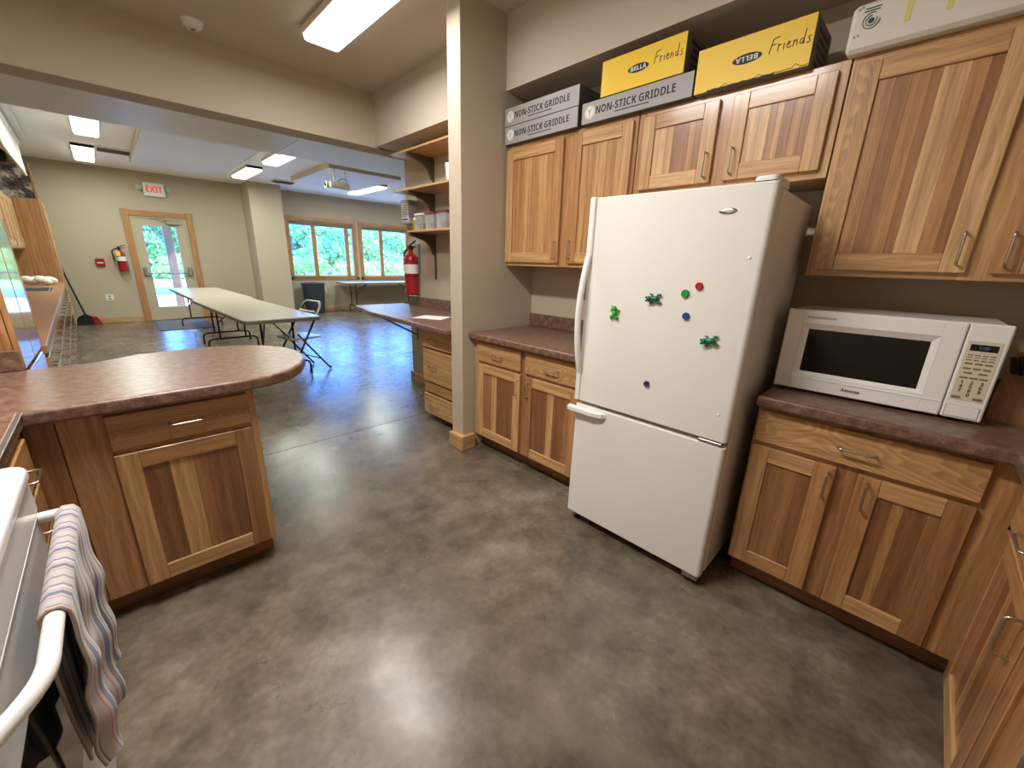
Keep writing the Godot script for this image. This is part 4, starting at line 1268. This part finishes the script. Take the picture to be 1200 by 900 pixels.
func build_hall(frame: Array):
	folding_table("tan folding table at the near end of the row, next to the folding chair", Vector3(-1.185, 0, -6.05), 2.0, 2.86, 0.79, 0.74, M.table)
	folding_table("tan folding table at the far end of the row, nearest the exit door", Vector3(-1.215, 0, -8.93), 1.0, 2.86, 0.80, 0.74, M.table)
	folding_table("pale folding table standing along the wall under the windows", Vector3(3.25, 0, -10.86), 90.0, 2.44, 0.74, 0.80, mat(rgb(214, 212, 206), 0.3))
	# folding chair
	var t := thing("folding_chair", "metal folding chair with a pale seat pushed under the near table", "chair", Vector3(-0.86, 0, -5.12), -78)
	var st := nst()
	prism(st, rrect(-0.20, -0.19, 0.20, 0.20, 0.05, 4), 0.425, 0.45, 0.008, 2)
	part("seat", st, M.table, t)
	var hoop := mat(rgb(190, 186, 180), 0.35, 0.6)
	st = nst()
	tube(st, fillet([Vector3(-0.21, 0.03, 0.26), Vector3(-0.21, 0.45, 0.02), Vector3(-0.19, 0.86, -0.23), Vector3(0.19, 0.86, -0.23), Vector3(0.21, 0.45, 0.02), Vector3(0.21, 0.03, 0.26)], 0.13, 7), 0.012, 8)
	part("front_frame", st, M.steel_leg, t)
	st = nst()
	tube(st, fillet([Vector3(-0.197, 0.70, -0.135), Vector3(-0.192, 0.865, -0.235), Vector3(0.192, 0.865, -0.235), Vector3(0.197, 0.70, -0.135)], 0.13, 7), 0.0145, 8)
	part("backrest_hoop", st, hoop, t)
	st = nst()
	bx(st, Vector3(-0.18, 0.66, -0.14), Vector3(0.18, 0.76, -0.125), 0.006, 0, Transform3D(Basis(Vector3.RIGHT, 0.0), Vector3(0, 0, -0.005)))
	part("back_panel", st, hoop, t)
	for s in [-1.0, 1.0]:
		st = nst()
		tube(st, [Vector3(s * 0.19, 0.50, 0.12), Vector3(s * 0.19, 0.42, 0.06), Vector3(s * 0.19, 0.012, -0.26)], 0.011, 8)
		part("rear_leg", st, M.steel_leg, t)
		st = nst()
		tube(st, [Vector3(s * 0.2, 0.012, -0.262), Vector3(s * 0.2, 0.03, -0.25)], 0.015, 8)
		part("foot", st, M.black, t)
	st = nst()
	tube(st, [Vector3(-0.19, 0.15, -0.15), Vector3(0.19, 0.15, -0.15)], 0.008, 6)
	tube(st, [Vector3(-0.21, 0.2, 0.165), Vector3(0.21, 0.2, 0.165)], 0.008, 6)
	part("cross_bar", st, M.steel_leg, t)
	# waste bin
	t = thing("waste_bin", "dark blue-grey plastic waste bin beside the table under the windows", "bin", Vector3(1.34, 0, -10.98))
	var bin := mat(rgb(46, 56, 66), 0.5)
	st = nst()
	lathe(st, [Vector2(0, 0), Vector2(0.215, 0), Vector2(0.225, 0.02), Vector2(0.275, 0.76), Vector2(0.262, 0.76), Vector2(0.21, 0.03), Vector2(0, 0.03)], Vector3.ZERO, 26)
	part("body", st, bin, t)
	st = nst()
	lathe(st, [Vector2(0.272, 0.735), Vector2(0.288, 0.74), Vector2(0.288, 0.775), Vector2(0.262, 0.775), Vector2(0.262, 0.755)], Vector3.ZERO, 26)
	part("rim", st, bin, t)
	# broom leaning in the corner by the left cabinets
	t = thing("broom", "black broom with a red tipped brush leaning beside the hall cabinets", "broom", Vector3(-2.93, 0, -11.17))
	st = nst()
	tube(st, [Vector3(0.0, 0.20, 0.0), Vector3(-0.17, 1.18, -0.09)], 0.014, 8)
	part("stick", st, M.black, t)
	st = nst()
	prism(st, [Vector2(-0.19, 0.0), Vector2(0.10, 0.0), Vector2(0.08, 0.17), Vector2(0.0, 0.22), Vector2(-0.10, 0.17)], -0.035, 0.035, 0.004, 2, upright())
	part("brush", st, M.black, t)
	st = nst()
	prism(st, [Vector2(0.102, 0.0), Vector2(0.22, 0.0), Vector2(0.16, 0.15), Vector2(0.082, 0.17)], -0.032, 0.032, 0.004, 2, upright())
	part("bristle_tip", st, M.red, t)
	# door mat
	t = thing("door_mat", "thin grey door mat on the concrete in front of the exit door", "mat", Vector3(-1.53, 0, -10.37))
	part("field", box1(Vector3(-0.39, 0.0005, -0.74), Vector3(0.39, 0.008, 0.74), 0.003), mat(rgb(112, 108, 102), 0.9), t)
	st = nst()
	for r in [[-0.43, -0.39, -0.78, 0.78], [0.39, 0.43, -0.78, 0.78], [-0.39, 0.39, -0.78, -0.74], [-0.39, 0.39, 0.74, 0.78]]: bx(st, Vector3(r[0], 0.0005, r[2]), Vector3(r[1], 0.01, r[3]), 0.002)
	part("border", st, mat(rgb(84, 80, 76), 0.7), t)
	# exit sign
	t = thing("exit_sign", "lit white exit sign with red letters above the door", "sign", Vector3(-1.475, 2.655, -11.33))
	part("case", box1(Vector3(-0.17, -0.13, 0.0), Vector3(0.17, 0.13, 0.07), 0.012), M.white_plastic, t)
	var er := mat(rgb(214, 40, 50), 0.4)
	er.emission_enabled = true; er.emission = Color(0.9, 0.08, 0.1); er.emission_energy_multiplier = 0.6
	text_part("lettering", "EXIT", 0.115, er, t, Vector3(0.0, 0.005, 0.0706), Vector3.ZERO, true, 0.8)
	for s in [-1.0, 1.0]:
		st = nst()
		lathe(st, [Vector2(0, 0.05), Vector2(0.05, 0.045), Vector2(0.045, -0.01), Vector2(0, -0.02)], Vector3.ZERO, 14, Transform3D(Basis(Vector3(1, 0, 0), PI / 2), Vector3(s * 0.235, 0.02, 0.04)))
		bx(st, Vector3(minf(s * 0.16, s * 0.2), 0.0, 0.02), Vector3(maxf(s * 0.16, s * 0.2), 0.03, 0.05), 0.003)
		part("lamp_head", st, mat(rgb(170, 190, 170), 0.3), t)
	# things on the exit wall
	extinguisher("red fire extinguisher with a yellow tag, hanging left of the exit door", Vector3(-2.215, 1.03, -11.33), 0, 0.43, true)
	t = thing("fire_alarm", "small red fire alarm pull box on the wall left of the exit door", "alarm", Vector3(-2.535, 1.2, -11.33))
	part("case", box1(Vector3(-0.065, -0.07, 0.0), Vector3(0.065, 0.07, 0.05), 0.008), M.red, t)
	part("pull_bar", box1(Vector3(-0.045, -0.02, 0.045), Vector3(0.045, 0.005, 0.062), 0.004), M.print_white, t)
	for o in [[-2.524, 0.512, "white wall outlet low on the exit wall near the broom"], [1.75, 0.52, "white wall outlet below the windows behind the folding table"]]:
		t = thing("wall_outlet", o[2], "outlet", Vector3(o[0], o[1], -11.33))
		part("plate", box1(Vector3(-0.058, -0.06, 0.0), Vector3(0.058, 0.06, 0.008), 0.003), M.white_plastic, t)
		for y in [-0.025, 0.025]: part("socket", box1(Vector3(-0.018, y - 0.016, 0.006), Vector3(0.018, y + 0.016, 0.0095), 0.002), M.grey_plastic, t)

func build_desk():
	# the worktop beyond the partition, carried past the end of the wall
	var st := nst()
	prism(st, [Vector2(-0.005, -2.04), Vector2(-0.76, -2.04), Vector2(-0.725, -2.63), Vector2(-0.70, -3.41), Vector2(-0.575, -4.02), Vector2(-0.005, -4.0)], 0.872, 0.914, 0.01, 3)
	var t := thing("worktop", "brown laminate desk top beyond the partition, running past the end of the wall", "worktop")
	part("slab", st, M.laminate, t)
	part("backsplash", box1(Vector3(-0.02, 0.914, -3.83), Vector3(0, 1.02, -2.037), 0.003), M.laminate, t)
	st = nst()
	tube(st, [Vector3(-0.012, 0.58, -3.70), Vector3(-0.55, 0.868, -3.70)], 0.011, 6)
	bx(st, Vector3(-0.012, 0.52, -3.715), Vector3(0.0, 0.87, -3.685), 0.002)
	bx(st, Vector3(-0.55, 0.862, -3.715), Vector3(0.0, 0.872, -3.685), 0.002)
	part("bracket", st, M.alu, t)
	t = thing("drawer_cabinet", "wooden cabinet of three drawers under the desk top beyond the partition", "cabinet", Vector3(-0.59, 0, -2.622), -90)
	carcass(t, 0.58, 0.075, 0.87, 0.58, [[0.0, 0.02, 2], [0.55, 0.58, 2]], 2)
	for d in [[0.69, 0.845], [0.385, 0.672], [0.085, 0.268]]: drawer(t, 0.008, 0.57, d[0], d[1], 1, 0.17, false)
	board("frame_rail", t, Vector3(0.004, 0.28, -0.0188), Vector3(0.576, 0.372, 0.006), 2, 0)
	# paper on the desk
	st = nst()
	bx(st, Vector3(-0.108, 0, -0.14), Vector3(0.108, 0.0015, 0.14), 0.0)
	tag(part("paper_sheet", st, M.paper, self, Vector3(-0.44, 0.914, -2.71), Vector3(0, 28, 0)), "white sheet of paper lying on the desk top beyond the partition", "paper")
	# wall standard and shelves
	t = thing("wall_standard", "slotted metal wall standard carrying the three shelves", "shelf rail", Vector3(0, 0, -3.28))
	part("rail", box1(Vector3(-0.014, 1.22, -0.012), Vector3(0.0, 2.36, 0.012), 0.002), M.bracket, t)
	var names := ["top", "middle", "lowest"]
	var ys := [2.383, 2.058, 1.683]
	for i in 3:
		var y: float = ys[i]
		t = thing("wall_shelf", "%s of the three wooden shelves on brackets beyond the partition" % names[i], "shelf", Vector3(0, y, 0), 0.0, "bracket shelves beyond the partition")
		var far := -3.55 if i < 2 else -3.32
		board("shelf_board", t, Vector3(-0.305, -0.019, far), Vector3(-0.004, 0.0, -2.04), 1, 2, 0.002)
		for z in [-3.28, -2.6]:
			st = nst()
			var prof := [Vector2(-0.012, -0.02), Vector2(-0.30, -0.02), Vector2(-0.30, -0.045), Vector2(-0.22, -0.062), Vector2(-0.13, -0.088), Vector2(-0.075, -0.13), Vector2(-0.045, -0.19), Vector2(-0.035, -0.22), Vector2(-0.012, -0.22)]
			prism(st, prof, z - 0.012, z + 0.012, 0.0, 1, upright())
			part("bracket", st, M.bracket, t)
	# what stands on the lowest shelf and the middle one
	var y := 1.684
	t = thing("oil_jar", "small jar of yellow-green liquid at the end of the lowest shelf", "jar", Vector3(-0.22, y, -3.286))
	st = nst()
	lathe(st, [Vector2(0, 0), Vector2(0.03, 0), Vector2(0.032, 0.01), Vector2(0.032, 0.085), Vector2(0.022, 0.1), Vector2(0, 0.1)], Vector3.ZERO, 16)
	part("liquid", st, mat(rgb(150, 140, 40), 0.2), t)
	st = nst()
	lathe(st, [Vector2(0, 0.1), Vector2(0.024, 0.1), Vector2(0.024, 0.12), Vector2(0, 0.12)], Vector3.ZERO, 14)
	part("cap", st, M.white_plastic, t)
	var clear := mat(Color(0.9, 0.92, 0.92, 0.16), 0.12)
	clear.transparency = BaseMaterial3D.TRANSPARENCY_ALPHA
	var maroon := mat(rgb(112, 40, 52), 0.4)
	for b in [[-3.178, 0.13, 0.15, M.white_plastic, "clear plastic tub with a white lid on the lowest shelf"], [-2.985, 0.14, 0.15, maroon, "clear plastic tub with a dark red lid in the middle of the lowest shelf"], [-2.80, 0.14, 0.155, maroon, "clear plastic tub with a dark red lid nearest the partition on the lowest shelf"]]:
		t = thing("plastic_tub", b[4], "tub", Vector3(-0.19, y, b[0]), 0.0, "plastic tubs on the lowest shelf")
		st = nst()
		var w: float = b[1] / 2; var h: float = b[2]
		for r in [[-w, -w + 0.003, -w, w], [w - 0.003, w, -w, w], [-w, w, -w, -w + 0.003], [-w, w, w - 0.003, w]]: bx(st, Vector3(r[0], 0.0, r[2]), Vector3(r[1], h - 0.015, r[3]), 0.001)
		bx(st, Vector3(-w, 0, -w), Vector3(w, 0.003, w), 0.0)
		part("tub", st, clear, t)
		part("lid", box1(Vector3(-w - 0.006, h - 0.018, -w - 0.006), Vector3(w + 0.006, h, w + 0.006), 0.004), b[3], t)
		for k in 3:
			st = nst()
			lathe(st, [Vector2(0, 0.003), Vector2(0.02, 0.003), Vector2(0.024, 0.06), Vector2(0, 0.06)], Vector3(-w + 0.035, 0, -w + 0.03 + k * 0.04), 10)
			part("content_cup", st, [M.grey_plastic, M.black, maroon][k], t)
	t = thing("white_cup", "white cup standing on the middle shelf close to the partition", "cup", Vector3(-0.2, 2.059, -2.735))
	st = nst()
	lathe(st, [Vector2(0, 0), Vector2(0.032, 0), Vector2(0.045, 0.15), Vector2(0.042, 0.15), Vector2(0.03, 0.005), Vector2(0, 0.005)], Vector3.ZERO, 16)
	part("body", st, M.white_plastic, t)
	# notice box and second extinguisher near the end of the wall
	t = thing("notice_box", "grey wall box with a printed notice above the fire extinguisher by the shelves", "notice", Vector3(0, 1.89, -3.66))
	part("box", box1(Vector3(-0.12, -0.115, -0.08), Vector3(0.0, 0.115, 0.08), 0.004), mat(rgb(168, 164, 160), 0.5), t)
	part("notice", box1(Vector3(-0.122, -0.09, -0.062), Vector3(-0.1195, 0.085, 0.072), 0.0005), M.print_white, t)
	for k in 6: part("print_line", box1(Vector3(-0.1232, 0.06 - k * 0.022, -0.05), Vector3(-0.1215, 0.068 - k * 0.022, 0.055 - 0.02 * (k % 2)), 0.0002), M.grey_plastic, t)
	part("print_band", box1(Vector3(-0.1232, -0.08, -0.055), Vector3(-0.1215, -0.066, 0.06), 0.0002), M.print_black, t)
	extinguisher("large red fire extinguisher at the end of the wall below the shelves", Vector3(0.0, 1.045, -3.60), -90, 0.47, false)

# ------------------------------------------------------------------ outside
func foliage(called: String, parent: Node, where: Array, size: float, col: Color, seed_: int):
	# leaf sprays: bent quads, too many to count
	var st := nst()
	var r := RandomNumberGenerator.new()
	r.seed = seed_
	for k in 5:
		var bas := Basis(Vector3(r.randf_range(-1, 1), r.randf_range(-1, 1), r.randf_range(-1, 1)).normalized(), r.randf() * TAU)
		var c := Vector3(r.randf_range(-1, 1), r.randf_range(-1, 1), r.randf_range(-1, 1)) * 0.6
		var P := [Vector3(0, 0, -0.7), Vector3(0.32, 0.06, 0), Vector3(0, 0, 0.7), Vector3(-0.32, 0.06, 0)]
		for q in 4: P[q] = c + bas * P[q]
		quad(st, P, (bas * Vector3.UP).normalized(), [Vector2.ZERO, Vector2.ZERO, Vector2.ZERO, Vector2.ZERO])
	var mm := MultiMesh.new()
	mm.transform_format = MultiMesh.TRANSFORM_3D
	mm.mesh = st.commit()
	mm.instance_count = where.size()
	for i in where.size():
		var b := Basis(Vector3(r.randf_range(-1, 1), r.randf_range(-1, 1), r.randf_range(-1, 1)).normalized(), r.randf() * TAU).scaled(Vector3.ONE * size * r.randf_range(0.7, 1.3))
		mm.set_instance_transform(i, Transform3D(b, where[i]))
	var o := MultiMeshInstance3D.new()
	o.name = numbered(called, parent)
	o.multimesh = mm
	var m := mat(col, 0.6)
	m.cull_mode = BaseMaterial3D.CULL_DISABLED
	m.backlight_enabled = true
	m.backlight = Color(0.35, 0.45, 0.15)
	o.material_override = m
	o.set_meta("kind", "stuff")
	parent.add_child(o, true)

func build_outside():
	struct("ground_patio", box1(Vector3(-14, -0.3, -21.5), Vector3(24, -0.02, -11.5), 0.0), mat(rgb(206, 202, 194), 0.8), "pale concrete patio outside the exit door")
	var lawn := blend_image(256, [[noise(101, 0.03, 4), 0.9], [noise(103, 0.15, 2), 0.6]], grad([[0.0, rgb(96, 140, 62)], [0.5, rgb(140, 180, 90)], [1.0, rgb(176, 204, 120)]]))
	var lm := mat(Color.WHITE, 0.9)
	lm.albedo_texture = ImageTexture.create_from_image(lawn)
	world_mapped(lm, 0.3)
	struct("ground_lawn", box1(Vector3(-60, -0.3, -90), Vector3(90, -0.03, -21.5), 0.0), lm, "mown green lawn beyond the patio")
	var bark := mat(rgb(112, 82, 62), 0.85)
	# porch post with its roof
	var t := thing("porch_post", "rough brown timber post outside the exit door", "post", Vector3(-1.2, -0.02, -13.5))
	part("post", box1(Vector3(-0.085, 0, -0.085), Vector3(0.085, 3.1, 0.085), 0.012), mat(rgb(104, 76, 62), 0.85), t)
	part("post_foot", box1(Vector3(-0.11, 0, -0.11), Vector3(0.11, 0.12, 0.11), 0.01), M.bracket, t)
	t = thing("porch_roof", "timber porch roof over the exit door", "roof", Vector3(-1.2, 3.08, -12.6))
	part("roof_boards", box1(Vector3(-1.2, 0.0, -1.3), Vector3(1.2, 0.12, 1.1), 0.01, 0), W[3], t)
	# low blue tarp on the patio, seen through the bottom of the door
	t = thing("blue_tarp", "low blue tarp covered stack on the patio beyond the porch post", "tarp", Vector3(-0.75, -0.02, -20.0))
	part("cover", box1(Vector3(-0.9, 0, -1.0), Vector3(0.75, 0.16, 0.9), 0.05), mat(rgb(70, 150, 190), 0.5), t)
	var r := RandomNumberGenerator.new()
	r.seed = 77
	var greens := [rgb(104, 172, 116), rgb(140, 200, 134), rgb(78, 142, 112), rgb(160, 210, 142)]
	var words := ["tall dense green tree", "tall light green tree", "tall dark green tree", "bright green leafy tree"]
	var spots := [[-13.0, -42.0, 4.76, 0], [-7.5, -39.0, 4.28, 1], [-2.0, -44.0, 4.90, 2], [1.5, -41.0, 4.42, 0], [5.5, -43.0, 4.76, 3], [9.0, -38.0, 4.35, 2], [11.5, -35.0, 4.08, 1], [14.5, -40.0, 4.90, 0], [17.0, -36.0, 4.28, 3], [20.0, -39.0, 4.76, 1], [23.5, -37.0, 4.49, 0], [27.5, -40.0, 4.96, 2]]
	var place := ["farthest left beyond the exit door", "left of the view through the exit door", "behind the porch post, deepest of the row", "just right of the porch post in the door's glass", "between the door's view and the first window", "at the left edge of the first window's view", "in the middle of the first window's view", "at the right of the first window's view", "behind the wall between the two windows", "at the left of the second window's view", "at the right of the second window's view", "farthest right beyond the second window"]
	for i in spots.size():
		var s: Array = spots[i]
		t = thing("tree", "%s %s" % [words[s[3]], place[i]], "tree", Vector3(s[0], -0.05, s[1]), 0.0, "trees beyond the lawn")
		var H: float = s[2]
		var st := nst()
		tube(st, [Vector3(0, 0, 0), Vector3(0.15, H * 0.3, 0.1), Vector3(-0.1, H * 0.6, 0.0), Vector3(0.05, H * 0.9, 0)], 0.13, 8)
		for k in 4:
			var a := k * 1.7 + i
			tube(st, [Vector3(0.05, H * (0.25 + k * 0.1), 0), Vector3(cos(a) * 0.8, H * (0.4 + k * 0.1), sin(a) * 0.8), Vector3(cos(a) * 1.8, H * (0.5 + k * 0.1), sin(a) * 1.8)], 0.05, 6)
		part("trunk", st, bark, t)
		var where := []
		var lobes := []
		for k in 22: lobes.append([Vector3(r.randf_range(-2.3, 2.3), H * r.randf_range(0.16, 0.86), r.randf_range(-1.5, 1.5)), r.randf_range(0.7, 1.15)])
		for k in 5200:
			var L: Array = lobes[r.randi() % lobes.size()]
			var dv := Vector3(r.randfn(), r.randfn(), r.randfn()).normalized()
			where.append(L[0] + dv * L[1] * (0.65 + 0.4 * r.randf()) * Vector3(1.15, 0.9, 1.0))
		foliage("crown", t, where, 0.25, greens[s[3]], 200 + i)
	var bushes := [[-6.0, -31.0], [-2.2, -33.0], [1.0, -32.0], [4.2, -30.0], [7.2, -29.0], [10.0, -28.0], [13.0, -29.5], [16.0, -28.5], [19.0, -30.0], [22.5, -29.0]]
	var seen := ["left of the exit door's view", "at the left side of the door's glass", "at the right side of the door's glass", "between the door and the first window", "at the left edge of the first window", "left of the first window's mullion", "right of the first window's mullion", "between the two windows", "in the second window's view", "farthest right of the hedge"]
	for i in bushes.size():
		t = thing("bush", "low yellow-green bush along the lawn, %s" % seen[i], "bush", Vector3(bushes[i][0], -0.05, bushes[i][1]), 0.0, "bushes along the lawn")
		var st := nst()
		for k in 5: tube(st, [Vector3(0, 0, 0), Vector3(cos(k * 1.3) * 0.5, 0.7, sin(k * 1.3) * 0.4)], 0.02, 5)
		part("stem", st, bark, t)
		var where := []
		for k in 500:
			var dv := Vector3(r.randfn(), absf(r.randfn()), r.randfn()).normalized()
			where.append(Vector3(0, 0.15, 0) + dv * Vector3(1.7, 1.25, 1.0) * (0.55 + 0.5 * r.randf()))
		foliage("foliage", t, where, 0.22, [rgb(160, 196, 110), rgb(140, 190, 104), rgb(180, 206, 130)][i % 3], 400 + i)

func _ready():
	rng.seed = 4242
	# camera
	var cam := Camera3D.new()
	cam.name = "camera"
	add_child(cam, true)
	cam.position = Vector3(-2.481, 1.398, 0.408)
	cam.rotation_degrees = Vector3(-16.614, -44.662, 1.682)
	cam.fov = 87.41
	cam.near = 0.05
	cam.current = true
	# sky, sun and exposure
	var we := WorldEnvironment.new()
	we.name = "environment"
	var env := Environment.new()
	env.background_mode = Environment.BG_SKY
	var sky := Sky.new()
	var sm := ProceduralSkyMaterial.new()
	sm.sky_top_color = Color(0.30, 0.52, 0.88)
	sm.sky_horizon_color = Color(0.44, 0.69, 1.0)
	sm.ground_bottom_color = Color(0.22, 0.26, 0.16)
	sm.ground_horizon_color = Color(0.45, 0.55, 0.45)
	sm.sky_energy_multiplier = 3.6
	sky.sky_material = sm
	env.sky = sky
	env.tonemap_mode = Environment.TONE_MAPPER_LINEAR
	env.tonemap_exposure = 1.1
	env.sdfgi_enabled = true
	env.ssao_enabled = true
	env.ssil_enabled = true
	we.environment = env
	add_child(we, true)
	var sun := DirectionalLight3D.new()
	sun.name = "sun"
	sun.rotation_degrees = Vector3(-50, 58, 0)
	sun.light_energy = 6.0
	sun.light_color = Color(1.0, 0.98, 0.93)
	sun.light_angular_distance = 0.5
	sun.shadow_enabled = true
	add_child(sun, true)
	make_materials()
	build_shell()
	build_ceiling_items()
	build_fridge_wall()
	build_peninsula()
	var frame := build_far_run() as Array
	build_desk()
	build_hall(frame)
	build_fridge()
	build_stove()
	build_microwave()
	build_boxes()
	build_outside()
